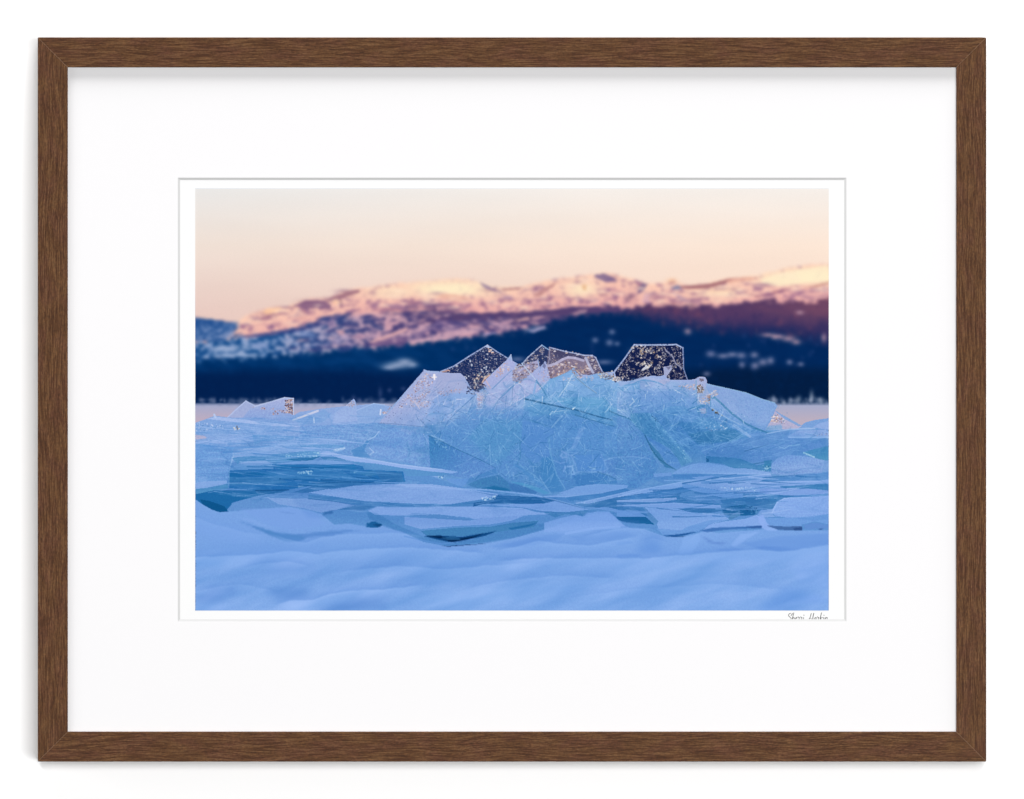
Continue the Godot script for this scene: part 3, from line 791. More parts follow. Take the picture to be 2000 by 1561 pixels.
func lay_left_ice() -> void:
	var put := func(p): return places(375.0, 600.0, 0.21, p)
	# back of the field
	fill(put.call([30, 1075, 120, 1045, 210, 1010, 330, 1025, 940, 1010, 1000, 975, 1200, 945, 1390, 925, 1690, 900, 1790, 910, 1860, 930, 1900, 1524, 30, 1524]), Color("8fabdf"), 1.0, 0, 0.05, Color("6b9ad6"), Vector2(0, 430), Vector2(0, 540))
	fill(put.call([330, 1025, 400, 950, 500, 870, 580, 915, 530, 960, 470, 1030]), Color("a3b0da"), 1.0, 0, 0.04)
	stroke(put.call([330, 1025, 500, 872, 580, 915]), 2.0, Color("b9c8ee"), 0.7)
	fill(put.call([470, 1030, 540, 945, 860, 840, 940, 848, 943, 1000, 930, 1060, 700, 1050]), Color("a6b2de"), 1.0, 0, 0.06, Color("8aa6dc"), Vector2(0, 415), Vector2(0, 450))
	specks(put.call([640, 925, 720, 960, 760, 930, 750, 1000, 900, 990, 850, 960, 640, 950]), 260, [Color("6b4f5c"), Color("c79a8c"), Color("b7b4d4")], 0.6, 1.6, 0.7, 0.05)
	specks(put.call([870, 865, 938, 855, 940, 1000, 860, 975]), 330, [Color("4c4058"), Color("7a5a5e"), Color("c5a79c"), Color("d8cfe2")], 0.6, 1.6, 0.8)
	stroke(put.call([580, 925, 860, 842, 942, 850, 942, 1000]), 2.4, Color("bfcdf0"), 0.8)
	fill(put.call([1340, 975, 1430, 915, 1505, 850, 1520, 880, 1530, 935, 1540, 1060, 1300, 1080]), Color("98b1e2"), 1.0, 0, 0.05)
	specks(put.call([1430, 920, 1500, 865, 1528, 935]), 110, [Color("a98f96"), Color("d3c3cf")], 0.6, 1.3, 0.6)
	fill(put.call([1530, 960, 1600, 920, 1690, 895, 1790, 910, 1800, 950, 1760, 1060, 1540, 1090]), Color("8cacdf"), 1.0, 0, 0.05)
	stroke(put.call([1530, 960, 1690, 897, 1790, 910]), 2.0, Color("a9c3ee"), 0.7)
	stroke(put.call([1755, 955, 1750, 1000]), 3.0, Color("d5ddf4"), 0.9)
	specks(put.call([1770, 980, 1840, 940, 1800, 1020]), 60, [Color("b08f90"), Color("e0d2da")], 0.6, 1.6)
	stroke(put.call([940, 1050, 1050, 1010, 1170, 965]), 4.0, Color("ccd2ea"), 0.9)
	stroke(put.call([950, 1045, 1060, 1008]), 2.0, Color("e8e0e4"), 0.9, 1.0, 0.5)
	fill(put.call([960, 1060, 1170, 985, 1230, 950, 1300, 1010, 1200, 1080, 1000, 1100]), Color("7ea6dc"), 0.8, 1, 0.04)
	stroke(put.call([1132, 1030, 1135, 1075]), 2.0, Color("d9e3f6"), 0.9)
	# long plate with a bright edge
	fill(put.call([110, 1055, 210, 1015, 350, 1035, 640, 1070, 1000, 1110, 900, 1150, 400, 1180, 30, 1190, 30, 1080]), Color("86a9df"), 1.0, 0, 0.05, Color("76a1da"), Vector2(0, 445), Vector2(0, 485))
	fill(put.call([140, 1040, 220, 1020, 400, 1040, 760, 1078, 1040, 1115, 760, 1105, 400, 1070]), Color("a9bfec"), 0.9, 0, 0.03)
	stroke(put.call([205, 1000, 215, 1025]), 4.0, Color("b9cbf0"), 0.9)
	specks(put.call([385, 1110, 430, 1105, 440, 1140, 395, 1140]), 24, [Color("5d5a5e"), Color("e9e2d8")], 0.7, 1.8)
	fill(put.call([30, 1185, 120, 1200, 140, 1220, 30, 1235]), Color("b9b3cf"), 0.9, 1)
	# wide grainy plate on the right of this field
	fill(places(0, 0, 1, [700, 830, 850, 838, 880, 1000, 700, 1000]), Color("6d9cd6"), 1.0, 0, 0.06)
	fill(put.call([1000, 1110, 1400, 1090, 1760, 1075, 2000, 1090, 2200, 1150, 2200, 1480, 2000, 1440, 1650, 1390, 1200, 1330, 1000, 1210]), Color("76a0da"), 1.0, 0, 0.11, Color("6b9ad2"), Vector2(230, 0), Vector2(430, 0))
	fill(put.call([1740, 1150, 2000, 1100, 2250, 1100, 2250, 1560, 2000, 1440, 1690, 1400, 1640, 1320, 1690, 1240]), Color("719dd9"), 1.0, 0, 0.12)
	fill(put.call([1640, 1230, 1735, 1160, 1720, 1200, 1640, 1250, 1600, 1330, 1660, 1400, 1500, 1390, 1480, 1330, 1580, 1290]), Color("4f8bc8"), 0.9, 0, 0.03)
	stroke(put.call([1740, 1155, 1700, 1205, 1640, 1235]), 2.5, Color("9dbdea"), 0.9)
	stroke(put.call([1650, 1310, 1690, 1350, 1655, 1370]), 2.0, Color("a5c2ea"), 0.8)
	# thin layers
	var layers := [
		[[30, 1260, 380, 1200, 560, 1180, 900, 1195, 600, 1240, 400, 1290, 380, 1330, 30, 1330], "84a8e0"], [[560, 1185, 1000, 1205, 1050, 1225, 640, 1250, 580, 1290], "699cd6"],
		[[1000, 1210, 1430, 1240, 1420, 1260, 1160, 1275, 680, 1300, 860, 1250], "83a9e0"], [[680, 1300, 1160, 1275, 1410, 1280, 1410, 1310, 1200, 1320, 1160, 1330, 700, 1290], "5c96d0"],
		[[385, 1370, 480, 1320, 680, 1295, 1000, 1295, 1150, 1320, 1100, 1340, 640, 1380, 380, 1400], "88ace2"], [[380, 1400, 640, 1380, 1150, 1330, 1195, 1370, 1190, 1390, 900, 1415, 400, 1450], "5592cb"],
		[[30, 1270, 380, 1300, 370, 1500, 345, 1530, 30, 1530], "6d9edb"], [[1200, 1330, 1320, 1345, 1420, 1300, 1410, 1330, 1300, 1360, 1220, 1350], "8db0e4"]]
	for a in layers:
		fill(put.call(a[0]), Color(a[1]), 1.0, 0, 0.05)
	stroke(put.call([30, 1262, 390, 1225, 560, 1190]), 2.0, Color("9dbaec"), 0.7)
	stroke(put.call([1000, 1212, 1430, 1243]), 2.5, Color("98b7ea"), 0.8)
	stroke(put.call([640, 1302, 900, 1275, 1160, 1270]), 2.2, Color("9dbcec"), 0.8)
	stroke(put.call([1325, 1330, 1415, 1312]), 4.0, Color("c3dcf4"), 0.85, 1.0, 0.4)
	specks(put.call([860, 1370, 1180, 1350, 1180, 1390, 860, 1400]), 60, [Color("b9dcf2"), Color("8fc0e6")], 0.8, 2.2, 0.8)
	stroke(put.call([370, 1320, 385, 1380, 365, 1450, 350, 1520]), 2.0, Color("9fc0ec"), 0.8, 1.0, 0.4)
	craze(places(0, 0, 1, [381, 828, 480, 815, 740, 800, 830, 840, 820, 930, 640, 890, 381, 930]), Color("adc4f0"), Color("4a86ca"), 0.3, 99, 0.6, 1.6)
	splinters(places(0, 0, 1, [381, 830, 480, 815, 740, 805, 760, 850, 640, 890, 381, 900]), 300, Color("a5c0f0"), Color("5a92d0"), 0.05, 0.4, 70, 0.2)
	specks(put.call([30, 1090, 1000, 1130, 1700, 1090, 1700, 1300, 30, 1300]), 420, [Color("a9c2ee"), Color("5f93d0")], 0.5, 1.2, 0.45)
	specks(put.call([30, 1070, 220, 1085, 400, 1120, 30, 1160]), 110, [Color("c5d5f4"), Color("5b86bd")], 0.5, 1.5, 0.7)


func lay_pile() -> void:
	var wide := func(p): return places(790.0, 500.0, 0.21, p)
	var a := func(p): return places(740.0, 660.0, 0.135, p)
	var b := func(p): return places(980.0, 660.0, 0.135, p)
	var c := func(p): return places(1220.0, 660.0, 0.135, p)
	var d := func(p): return places(980.0, 800.0, 0.135, p)
	var dark_specks := [Color("c9b7b8"), Color("9c8a94"), Color("e8e4ee"), Color("cdb3a8"), Color("7b6c80"), Color("54506c"), Color("8d8fae")]
	# clear plates that stand against the forest
	var plate_a: PackedVector2Array = a.call([860, 500, 1080, 410, 1300, 265, 1570, 100, 1700, 195, 1880, 300, 1960, 340, 1700, 500, 1550, 590, 1500, 680, 1560, 740, 1380, 790, 1300, 700, 1250, 580, 1190, 515])
	fill(plate_a, Color("1c2c5c"), 0.8, 0, 0.05, Color("262f5c"), Vector2(490, 310), Vector2(620, 380))
	specks(plate_a, 2600, [Color("6e6a84"), Color("3f4468"), Color("857c8c"), Color("4c4d74"), Color("78708a")], 0.4, 1.0, 0.7)
	specks(plate_a, 800, [Color("b4b6c6"), Color("cdd0dc"), Color("b3a4a4"), Color("9fa3b8")], 0.4, 1.1, 0.8)
	specks(plate_a, 60, [Color("d5dae6")], 1.4, 2.2, 0.8)
	stroke(a.call([870, 498, 1080, 412, 1300, 270, 1570, 106]), 2.6, Color("a9b8e0"), 0.9, 1.0, 0.3)
	stroke(a.call([890, 505, 1000, 470, 1020, 475]), 3.0, Color("c9a096"), 0.8)
	stroke(a.call([1570, 104, 1700, 195, 1880, 305]), 2.2, Color("a3b3da"), 0.9, 1.0, 0.3)
	fill(a.call([1530, 130, 1575, 98, 1620, 150, 1570, 140]), Color("b5c3e6"), 0.9)
	specks(a.call([1580, 150, 1660, 200, 1640, 230, 1580, 190]), 22, [Color("e6b8a4"), Color("f3d9cc")], 1.0, 2.2)
	specks(a.call([1400, 480, 1640, 520, 1540, 600, 1490, 680, 1400, 760, 1330, 700]), 170, [Color("bda596"), Color("d8ccc6"), Color("6a5f70"), Color("8c99a8")], 0.8, 2.2, 0.8)
	stroke(a.call([1600, 540, 1530, 590, 1500, 640]), 3.0, Color("d2b0a2"), 0.9)
	var plate_b: PackedVector2Array = b.call([300, 375, 380, 280, 580, 105, 680, 170, 690, 300, 655, 400, 640, 430, 540, 430, 300, 470])
	fill(plate_b, Color("333d68"), 0.85, 0, 0.06)
	specks(plate_b, 900, dark_specks, 0.4, 1.2, 0.75, -0.2)
	fill(b.call([540, 250, 640, 230, 640, 340, 560, 430, 530, 330]), Color("24335f"), 0.65, 1)
	specks(plate_b, 120, [Color("d2c4ba"), Color("c4c6d4")], 0.6, 1.8, 0.8, 0.1)
	stroke(b.call([300, 372, 380, 280, 580, 105]), 2.4, Color("b3bddc"), 0.9, 1.0, 0.3)
	stroke(b.call([580, 105, 680, 172]), 2.2, Color("8fb2dc"), 0.9)
	var plate_c: PackedVector2Array = b.call([685, 140, 700, 135, 900, 190, 1200, 250, 1310, 252, 1360, 280, 1460, 490, 1400, 520, 1220, 560, 1130, 600, 920, 560, 700, 590, 660, 440, 655, 300])
	fill(plate_c, Color("5d5876"), 1.0, 0, 0.07)
	specks(plate_c, 1700, dark_specks, 0.4, 1.3, 0.7, -0.3)
	fill(b.call([700, 150, 1180, 255, 1200, 320, 1100, 300, 950, 280, 880, 310, 800, 300]), Color("33375f"), 0.6, 1, 0.05)
	specks(b.call([690, 140, 1310, 260, 1440, 480, 1350, 480, 1220, 280, 700, 190]), 260, [Color("c9b5ae"), Color("ded9e4"), Color("8c8396")], 0.6, 1.8, 0.85)
	fill(b.call([660, 400, 780, 370, 880, 310, 960, 275, 1060, 285, 1180, 320, 1220, 290, 1270, 400, 1310, 500, 1200, 560, 920, 560, 700, 590, 650, 440]), Color("8f8097"), 0.7, 1, 0.08)
	specks(b.call([660, 420, 900, 330, 1150, 330, 1260, 400, 1290, 500, 1140, 590, 920, 560, 700, 590]), 560, [Color("6a5a68"), Color("c2aeb4"), Color("9c8388"), Color("e2d8de"), Color("b99584")], 0.6, 2.1, 0.75, -0.2)
	stroke(b.call([660, 410, 780, 375, 880, 312, 960, 282, 1060, 292, 1180, 328]), 5.0, Color("b9b5d4"), 0.85)
	stroke(b.call([1215, 290, 1260, 390, 1320, 500]), 5.0, Color("bcc0de"), 0.8)
	stroke(b.call([690, 138, 900, 192, 1200, 252, 1310, 254, 1360, 285, 1455, 488]), 2.2, Color("afbce2"), 0.9, 1.0, 0.3)
	stroke(b.call([690, 138, 690, 300, 660, 420]), 2.0, Color("9fa0bc"), 0.7)
	var plate_d: PackedVector2Array = c.call([-200, 560, -140, 480, 0, 300, 140, 95, 300, 100, 520, 98, 690, 95, 740, 90, 850, 140, 855, 300, 860, 450, 915, 605, 660, 640, 560, 560, 400, 545, 200, 600, 0, 640, -160, 640])
	fill(plate_d, Color("141d48"), 0.88, 0, 0.06)
	specks(plate_d, 2200, [Color("6a6170"), Color("39365a"), Color("8d8380"), Color("23264c")], 0.5, 1.3, 0.75, -0.2)
	specks(plate_d, 1500, [Color("c2bcbc"), Color("dcdadf"), Color("b3aaa8"), Color("a8a6b8")], 0.4, 1.2, 0.85, -0.12)
	specks(c.call([230, 180, 520, 180, 560, 330, 420, 480, 120, 460, 200, 300]), 130, [Color("d9cdc0"), Color("efece8"), Color("a08a78")], 0.9, 2.8, 0.8, 0.02)
	fill(c.call([240, 465, 280, 425, 340, 405, 330, 440, 260, 478]), Color("cdd0dc"), 0.95)
	fill(c.call([560, 420, 690, 400, 680, 460, 610, 560, 560, 620, 570, 520]), Color("a9b0d4"), 0.95, 0, 0.05)
	fill(c.call([600, 425, 680, 410, 640, 470]), Color("5a5a78"), 0.6)
	stroke(c.call([590, 170, 700, 280, 740, 370, 830, 445]), 2.6, Color("9a9cb8"), 0.85, 0.7)
	stroke(c.call([-180, 590, -140, 480, 0, 300, 140, 100]), 3.2, Color("a3b4dc"), 0.95, 0.9, 0.25)
	stroke(c.call([140, 100, 300, 104, 520, 102, 690, 100, 745, 96, 845, 145]), 3.0, Color("a9badf"), 0.95, 1.0, 0.25)
	stroke(c.call([845, 145, 850, 300, 855, 450, 910, 605]), 2.4, Color("93a6d2"), 0.85, 0.7, 0.3)
	specks(c.call([130, 100, 420, 130, 400, 180, 120, 170, 30, 280, 60, 210]), 120, [Color("d9cfd0"), Color("b9a698"), Color("e9e6ee")], 0.7, 1.9, 0.85)
	# body of the heap
	var body := places(0, 0, 1, [745, 830, 766, 795, 795, 761, 811, 745, 829, 723, 836, 726, 859, 727, 880, 729, 901, 730, 909, 740, 916, 752, 924, 761, 935, 764, 944, 758, 950, 742, 962, 728, 991, 702, 998, 693, 1001, 705, 1014, 712, 1019, 714, 1042, 706, 1052, 704, 1054, 722, 1060, 712, 1064, 705, 1070, 728, 1075, 740, 1100, 736, 1120, 726, 1130, 730, 1150, 733, 1176, 728, 1190, 727, 1200, 726, 1206, 744, 1222, 745, 1247, 741, 1272, 734, 1290, 735, 1298, 732, 1306, 742, 1344, 742, 1360, 741, 1367, 736, 1378, 737, 1381, 749, 1400, 754, 1436, 762, 1470, 774, 1500, 783, 1514, 787, 1519, 793, 1514, 802, 1566, 832, 1566, 1000, 870, 1000, 842, 925, 838, 850, 800, 840])
	fill(body, Color("9db0de"), 1.0, 0, 0.05, Color("6698d2"), Vector2(0, 370), Vector2(0, 475))
	# left plate
	fill(a.call([40, 1180, 300, 890, 450, 700, 660, 465, 860, 500, 1190, 515, 1250, 580, 1300, 700, 1400, 830, 1100, 1080, 980, 1230, 560, 1290, 0, 1240]), Color("a6b1dc"), 1.0, 0, 0.045, Color("82a7de"), Vector2(470, 390), Vector2(500, 455))
	fill(a.call([860, 510, 1190, 520, 1240, 590, 1290, 700, 1180, 780, 840, 830, 810, 700]), Color("a5aed6"), 0.8, 1, 0.02)
	fill(a.call([840, 830, 1180, 790, 1400, 830, 1000, 1180, 700, 1130, 760, 950]), Color("86a9e0"), 0.8, 2)
	specks(a.call([660, 500, 790, 560, 760, 800, 740, 1000, 280, 1010, 340, 900, 520, 700]), 1300, [Color("b98f88"), Color("d9b2a4"), Color("8a6a70"), Color("e8dee6"), Color("d9d4ea"), Color("7f6f86")], 0.4, 1.3, 0.65, -0.2)
	specks(a.call([840, 780, 1180, 740, 1200, 800, 900, 840]), 60, [Color("cfa7a0"), Color("a5848c")], 0.6, 1.5, 0.6)
	specks(a.call([200, 900, 1400, 600, 1400, 1200, 0, 1260]), 190, [Color("5a6488"), Color("4c5f8c")], 0.5, 1.1, 0.7)
	fill(a.call([630, 500, 300, 900, 60, 1180, 30, 1180, 300, 870, 450, 700, 655, 462]), Color("93aede"), 0.9)
	stroke(a.call([655, 465, 700, 488, 860, 492]), 3.0, Color("a3b8e4"), 0.9)
	stroke(a.call([800, 540, 805, 605]), 5.0, Color("f6f0f4"), 0.9, 0.5)
	stroke(a.call([770, 570, 830, 568]), 2.5, Color("f6eef0"), 0.8)
	stroke(a.call([820, 740, 850, 850, 860, 960]), 2.4, Color("b9c3e6"), 0.8, 0.4)
	stroke(a.call([520, 920, 600, 1040]), 3.0, Color("d3c7d8"), 0.8, 0.5)
	# second lavender plate
	fill(a.call([1420, 820, 1380, 790, 1560, 740, 1500, 660, 1560, 590, 1870, 310, 1960, 350, 2000, 600, 1960, 1000, 1600, 1120, 1400, 1110]), Color("abb2de"), 1.0, 0, 0.05, Color("94abdc"), Vector2(560, 370), Vector2(600, 440))
	specks(a.call([1640, 520, 1840, 340, 1920, 400, 1880, 480, 1700, 560]), 120, [Color("d9b3a6"), Color("c49a90"), Color("e9dcdc")], 0.7, 2.0, 0.6)
	specks(a.call([1420, 800, 1560, 750, 1500, 1000, 1420, 1100]), 330, [Color("cfa9a8"), Color("b08a94"), Color("e2d2da"), Color("e6e2f0")], 0.4, 1.4, 0.6)
	specks(a.call([1600, 1060, 1880, 1030, 1880, 1110, 1600, 1120]), 60, [Color("d9c3cc"), Color("f0e6ea")], 0.7, 2.0, 0.7)
	stroke(a.call([1510, 670, 1580, 730]), 2.0, Color("d2bfd0"), 0.9)
	stroke(a.call([1550, 620, 1610, 720]), 3.0, Color("c9b4c4"), 0.8)
	fill(a.call([1300, 690, 1380, 740, 1500, 700, 1530, 730, 1400, 780, 1320, 720]), Color("23294e"), 0.85, 0, 0.1)
	specks(a.call([1290, 680, 1560, 680, 1540, 760, 1380, 830, 1260, 800]), 90, [Color("1d2548"), Color("454a6c"), Color("b6b8cc")], 0.7, 1.8, 0.85)
	stroke(a.call([1870, 305, 1910, 245, 1925, 320]), 2.0, Color("a9b9dc"), 0.9)
	# speckled wedge under the middle plate
	var wedge: PackedVector2Array = b.call([155, 470, 300, 400, 510, 325, 535, 420, 420, 520, 330, 590, 270, 650, 160, 625])
	fill(wedge, Color("9089a6"), 0.8, 0, 0.08)
	specks(wedge, 380, [Color("5f4f60"), Color("b99a90"), Color("d9cdd6"), Color("7d6c7c")], 0.6, 2.0, 0.75)
	fill(b.call([240, 470, 510, 325, 530, 390, 470, 360, 250, 500]), Color("b2b2d8"), 0.85, 1)
	specks(b.call([200, 400, 290, 370, 280, 440, 170, 470]), 90, [Color("4a4560"), Color("ab9c94"), Color("d6cfd6")], 0.6, 1.8, 0.8)
	fill(b.call([430, 520, 540, 430, 640, 340, 700, 590, 560, 700, 480, 820, 320, 860, 160, 960, 150, 700, 280, 650]), Color("a9b2de"), 0.85, 0, 0.05)
	fill(b.call([520, 560, 600, 380, 560, 450, 470, 700, 440, 820, 480, 800]), Color("7fa9de"), 0.85)
	specks(b.call([520, 470, 680, 470, 700, 600, 530, 780]), 80, [Color("d4b7b8"), Color("bb9aa4"), Color("8f90b4")], 0.6, 1.6, 0.55)
	fill(b.call([600, 340, 640, 400, 625, 450, 590, 420]), Color("5a6088"), 0.6, 0, 0.1)
	# blue-green middle
	fill(b.call([700, 600, 800, 570, 940, 500, 1050, 430, 1060, 470, 1130, 600, 1230, 560, 1400, 510, 1600, 560, 1720, 700, 2000, 640, 2000, 1500, 300, 1500, 330, 880, 520, 790]), Color("82ade0"), 1.0, 1, 0.05, Color("6a9dd4"), Vector2(0, 375), Vector2(0, 430))
	fill(b.call([560, 780, 700, 600, 940, 500, 1030, 450, 840, 580, 700, 680, 600, 800]), Color("78a9da"), 0.8)
	specks(b.call([1000, 470, 1060, 410, 1220, 470, 1140, 590, 1050, 560]), 130, [Color("8a7f90"), Color("d8cdd2"), Color("b8a79c"), Color("5e5a74")], 0.7, 1.9, 0.8)
	specks(b.call([1360, 500, 1620, 480, 1640, 620, 1440, 600]), 150, [Color("b3a391"), Color("e9e2dc"), Color("5b5668"), Color("8b8fa8")], 0.7, 2.0, 0.8)
	specks(b.call([1600, 560, 1760, 560, 1740, 640, 1640, 640]), 70, [Color("e2d9da"), Color("2c3054"), Color("b4a29c")], 0.8, 2.2, 0.85)
	specks(b.call([880, 560, 1340, 560, 1340, 620, 880, 620]), 80, [Color("cdb9c6"), Color("dccfd6")], 0.6, 1.6, 0.5)
	fill(b.call([330, 880, 420, 815, 700, 860, 740, 960, 520, 930]), Color("6fa3d6"), 0.7, 1)
	fill(b.call([700, 880, 1200, 850, 1500, 870, 1560, 980, 1840, 1060, 1500, 1160, 1100, 1060]), Color("5e9fd0"), 0.75, 2, 0.03)
	fill(b.call([330, 890, 1600, 1180, 1610, 1270, 940, 1090, 600, 1140, 320, 1130]), Color("669fd2"), 0.7, 1, 0.03)
	fill(b.call([300, 1150, 940, 1100, 1620, 1290, 1900, 1350, 2000, 1526, 300, 1526]), Color("6496d2"), 0.8, 2, 0.05)
	craze(places(0, 0, 1, [1020, 735, 1100, 740, 1200, 735, 1330, 745, 1480, 790, 1540, 830, 1400, 900, 1280, 980, 900, 980, 780, 880, 860, 780]), Color("a3c8ee"), Color("2f74ae"), 0.36, 71)
	craze(places(0, 0, 1, [760, 830, 800, 770, 900, 735, 960, 760, 1010, 715, 1060, 760, 1000, 830, 800, 850]), Color("ccd0ee"), Color("6088c4"), 0.25, 75)
	# cracks and edges
	var cracks := [
		[b, [0, 830, 150, 710, 250, 620], "5d8fc4", 3.0, 0.6], [b, [0, 1070, 160, 970, 330, 880, 420, 815], "6f9bd0", 2.2, 0.7], [b, [290, 370, 400, 500, 500, 620], "bcd0ea", 2.6, 0.8],
		[b, [500, 620, 590, 740, 655, 855], "3f7fae", 3.2, 0.7], [b, [155, 700, 150, 960], "5e83b4", 1.6, 0.7], [b, [0, 920, 150, 975], "6a88b8", 1.4, 0.6], [b, [150, 700, 200, 800], "7d93c0", 1.6, 0.6],
		[b, [1020, 540, 940, 700, 830, 850], "b9d3ee", 3.0, 0.85], [b, [1050, 550, 1200, 680, 1370, 800], "9fb6d4", 3.0, 0.9], [b, [1060, 556, 1210, 690, 1372, 806], "3f739e", 1.4, 0.7],
		[b, [660, 680, 660, 780], "a5c6ea", 2.0, 0.7], [b, [710, 860, 780, 780], "a5c6ea", 2.0, 0.7], [b, [880, 900, 1150, 720], "5c93c8", 1.6, 0.6], [b, [1220, 850, 1600, 770, 2000, 720], "6c9ccc", 1.6, 0.5],
		[b, [330, 882, 620, 950, 900, 1010, 1100, 1050, 1400, 1140, 1600, 1190], "2f6694", 3.8, 0.85], [b, [330, 884, 620, 954, 900, 1014], "1f5080", 1.6, 0.5],
		[b, [1060, 1115, 1300, 1190, 1480, 1240, 1625, 1280], "3a719e", 2.2, 0.75], [b, [1560, 1060, 1700, 1120, 1830, 1160, 1960, 1240], "2f6a94", 2.8, 0.8], [b, [360, 1170, 560, 1240, 740, 1300], "4c84b8", 2.0, 0.75],
		[b, [330, 890, 290, 1100], "8db4dc", 1.8, 0.6], [b, [1980, 910, 1820, 1150], "9fc6e6", 2.6, 0.8], [b, [870, 1130, 720, 1300], "9dbde6", 4.0, 0.7], [b, [760, 1280, 800, 1320], "86aee0", 3.0, 0.6],
		[b, [1460, 860, 1560, 1000], "4a88b8", 1.8, 0.7], [b, [930, 1090, 920, 1140], "3f78a8", 2.0, 0.7], [b, [1030, 1030, 1060, 1005], "e6f2fa", 3.0, 0.9], [b, [700, 1110, 735, 1060], "c5dcf2", 3.0, 0.8],
		[b, [950, 985, 980, 965, 1040, 985], "5b97c4", 2.0, 0.7], [b, [1240, 970, 1420, 960], "4b93be", 2.0, 0.5],
		[a, [1400, 820, 1150, 1050, 1000, 1200, 960, 1290], "4f7cb4", 2.0, 0.7], [a, [880, 960, 1130, 1050, 1360, 1150], "5f8ac0", 1.6, 0.6], [a, [1960, 680, 1740, 890, 1640, 1040, 1480, 1150], "4f86bc", 3.0, 0.6],
		[a, [1640, 740, 1920, 470], "5b8cc0", 2.0, 0.7], [a, [1600, 810, 1900, 970], "7d8fc0", 1.8, 0.6], [a, [0, 1235, 280, 1250, 560, 1280, 700, 1295], "5a80b6", 1.8, 0.7], [a, [1000, 820, 870, 970, 860, 1030], "6d92c6", 1.6, 0.6],
		[a, [520, 890, 760, 910, 870, 960], "6c8fc4", 1.4, 0.6], [a, [1200, 1210, 1080, 1390], "5888bc", 1.8, 0.6], [a, [1420, 1500, 1530, 1400], "a9d0ee", 3.2, 0.85], [a, [1530, 1395, 1640, 1380], "8dbce4", 4.0, 0.6],
		[a, [760, 1410, 900, 1470, 980, 1520], "9cc0e6", 2.0, 0.7], [a, [600, 1190, 710, 1300], "5d86b8", 2.0, 0.6]]
	for k in cracks:
		stroke(k[0].call(k[1]), k[3], Color(k[2]), k[4], 0.6, 0.35)
	# lower middle
	fill(d.call([-400, -50, 400, 0, 400, 780, -100, 1140, -700, 850, -900, 300]), Color("6d9cd6"), 0.75, 3, 0.08)
	fill(d.call([-250, 150, 300, 150, 300, 420, 60, 700, -100, 800, -500, 400]), Color("63a0cf"), 0.55, 3, 0.04)
	fill(d.call([300, 150, 740, 280, 800, 320, 660, 420, 700, 680, 480, 780, 280, 620]), Color("6797d6"), 0.8, 1, 0.03)
	fill(d.call([940, 60, 1300, 160, 1640, 260, 1900, 330, 2000, 520, 2000, 660, 1700, 690, 1490, 740, 1440, 640, 1100, 650, 1000, 640, 900, 560, 700, 560, 680, 420, 800, 310]), Color("699bd6"), 0.85, 1, 0.07)
	fill(d.call([1060, 660, 1440, 650, 1530, 860, 1500, 890, 1300, 900, 1100, 900]), Color("6698d8"), 0.9, 1)
	fill(d.call([720, 680, 860, 680, 1000, 800, 1040, 940, 1080, 1100, 920, 1170, 820, 1040, 760, 900]), Color("5f93d0"), 0.8, 1, 0.06)
	fill(d.call([560, 700, 720, 680, 800, 960, 900, 1180, 720, 1210, 560, 1000]), Color("4a8bc6"), 0.7, 2, 0.03)
	fill(d.call([1040, 950, 1380, 915, 1560, 960, 1800, 1070, 1400, 1080, 1080, 1120]), Color("5089c8"), 0.9, 1, 0.06)
	fill(d.call([1490, 745, 1700, 690, 2000, 700, 2400, 760, 2500, 1050, 2000, 1160, 1800, 1060, 1560, 950, 1440, 910, 1540, 860]), Color("6593d2"), 0.9, 1, 0.09)
	fill(d.call([200, 780, 620, 1090, 700, 1210, 560, 1120, 300, 900, 160, 800]), Color("5d97d2"), 0.7, 1)
	fill(d.call([100, 1040, 300, 1060, 560, 1140, 700, 1215, 620, 1230, 400, 1150]), Color("5fa3d2"), 0.85, 1)
	fill(d.call([80, 1060, 300, 1100, 520, 1200, 480, 1230, 150, 1180]), Color("4a80be"), 0.9, 1, 0.06)
	fill(d.call([-200, 1140, 60, 1130, 140, 1180, -60, 1180]), Color("2a77ae"), 0.9, 1)
	var veins := [
		[[1150, 310, 1100, 420, 1040, 550], 11.0, "8fb0e6", 0.5], [[1180, 270, 1150, 320], 6.0, "8fb0e6", 0.5], [[870, 600, 930, 640, 940, 680, 880, 700, 850, 670, 900, 620, 1000, 670, 1100, 620], 3.6, "88abe2", 0.75],
		[[950, 680, 930, 760, 850, 780, 760, 740], 3.4, "83a8e0", 0.7], [[1010, 680, 1060, 780, 1090, 890], 3.4, "86aae2", 0.7], [[900, 890, 920, 830, 1020, 820, 1050, 930, 1020, 940], 4.0, "90b2e8", 0.8],
		[[1020, 935, 1110, 905, 1300, 905, 1390, 905], 3.0, "88aee4", 0.75], [[690, 430, 700, 620, 760, 830, 800, 960, 920, 1150], 3.2, "7fb0de", 0.65], [[1490, 740, 1560, 710, 1700, 690, 2000, 690], 3.0, "8cb0e6", 0.75],
		[[1440, 650, 1530, 860, 1480, 895, 1390, 905], 2.6, "86abe4", 0.7], [[1390, 905, 1560, 960, 1750, 1060], 2.6, "3f74a8", 0.7], [[260, 440, 270, 680, 220, 800], 2.2, "4c8cbc", 0.7],
		[[190, 500, 280, 470, 340, 400], 1.8, "3f7cb0", 0.7], [[60, 800, 120, 980], 2.4, "8ab6e0", 0.6], [[170, 920, 170, 1000], 4.0, "86b0e2", 0.7], [[640, 420, 780, 340], 2.0, "4f88be", 0.6],
		[[260, 800, 480, 960, 640, 1120, 700, 1200], 3.0, "82b2e0", 0.55], [[1340, 440, 1500, 560], 2.0, "7aa6e0", 0.5], [[1630, 340, 1800, 400], 2.6, "82abe2", 0.6], [[620, 1060, 700, 980], 3.0, "7fabe0", 0.5]]
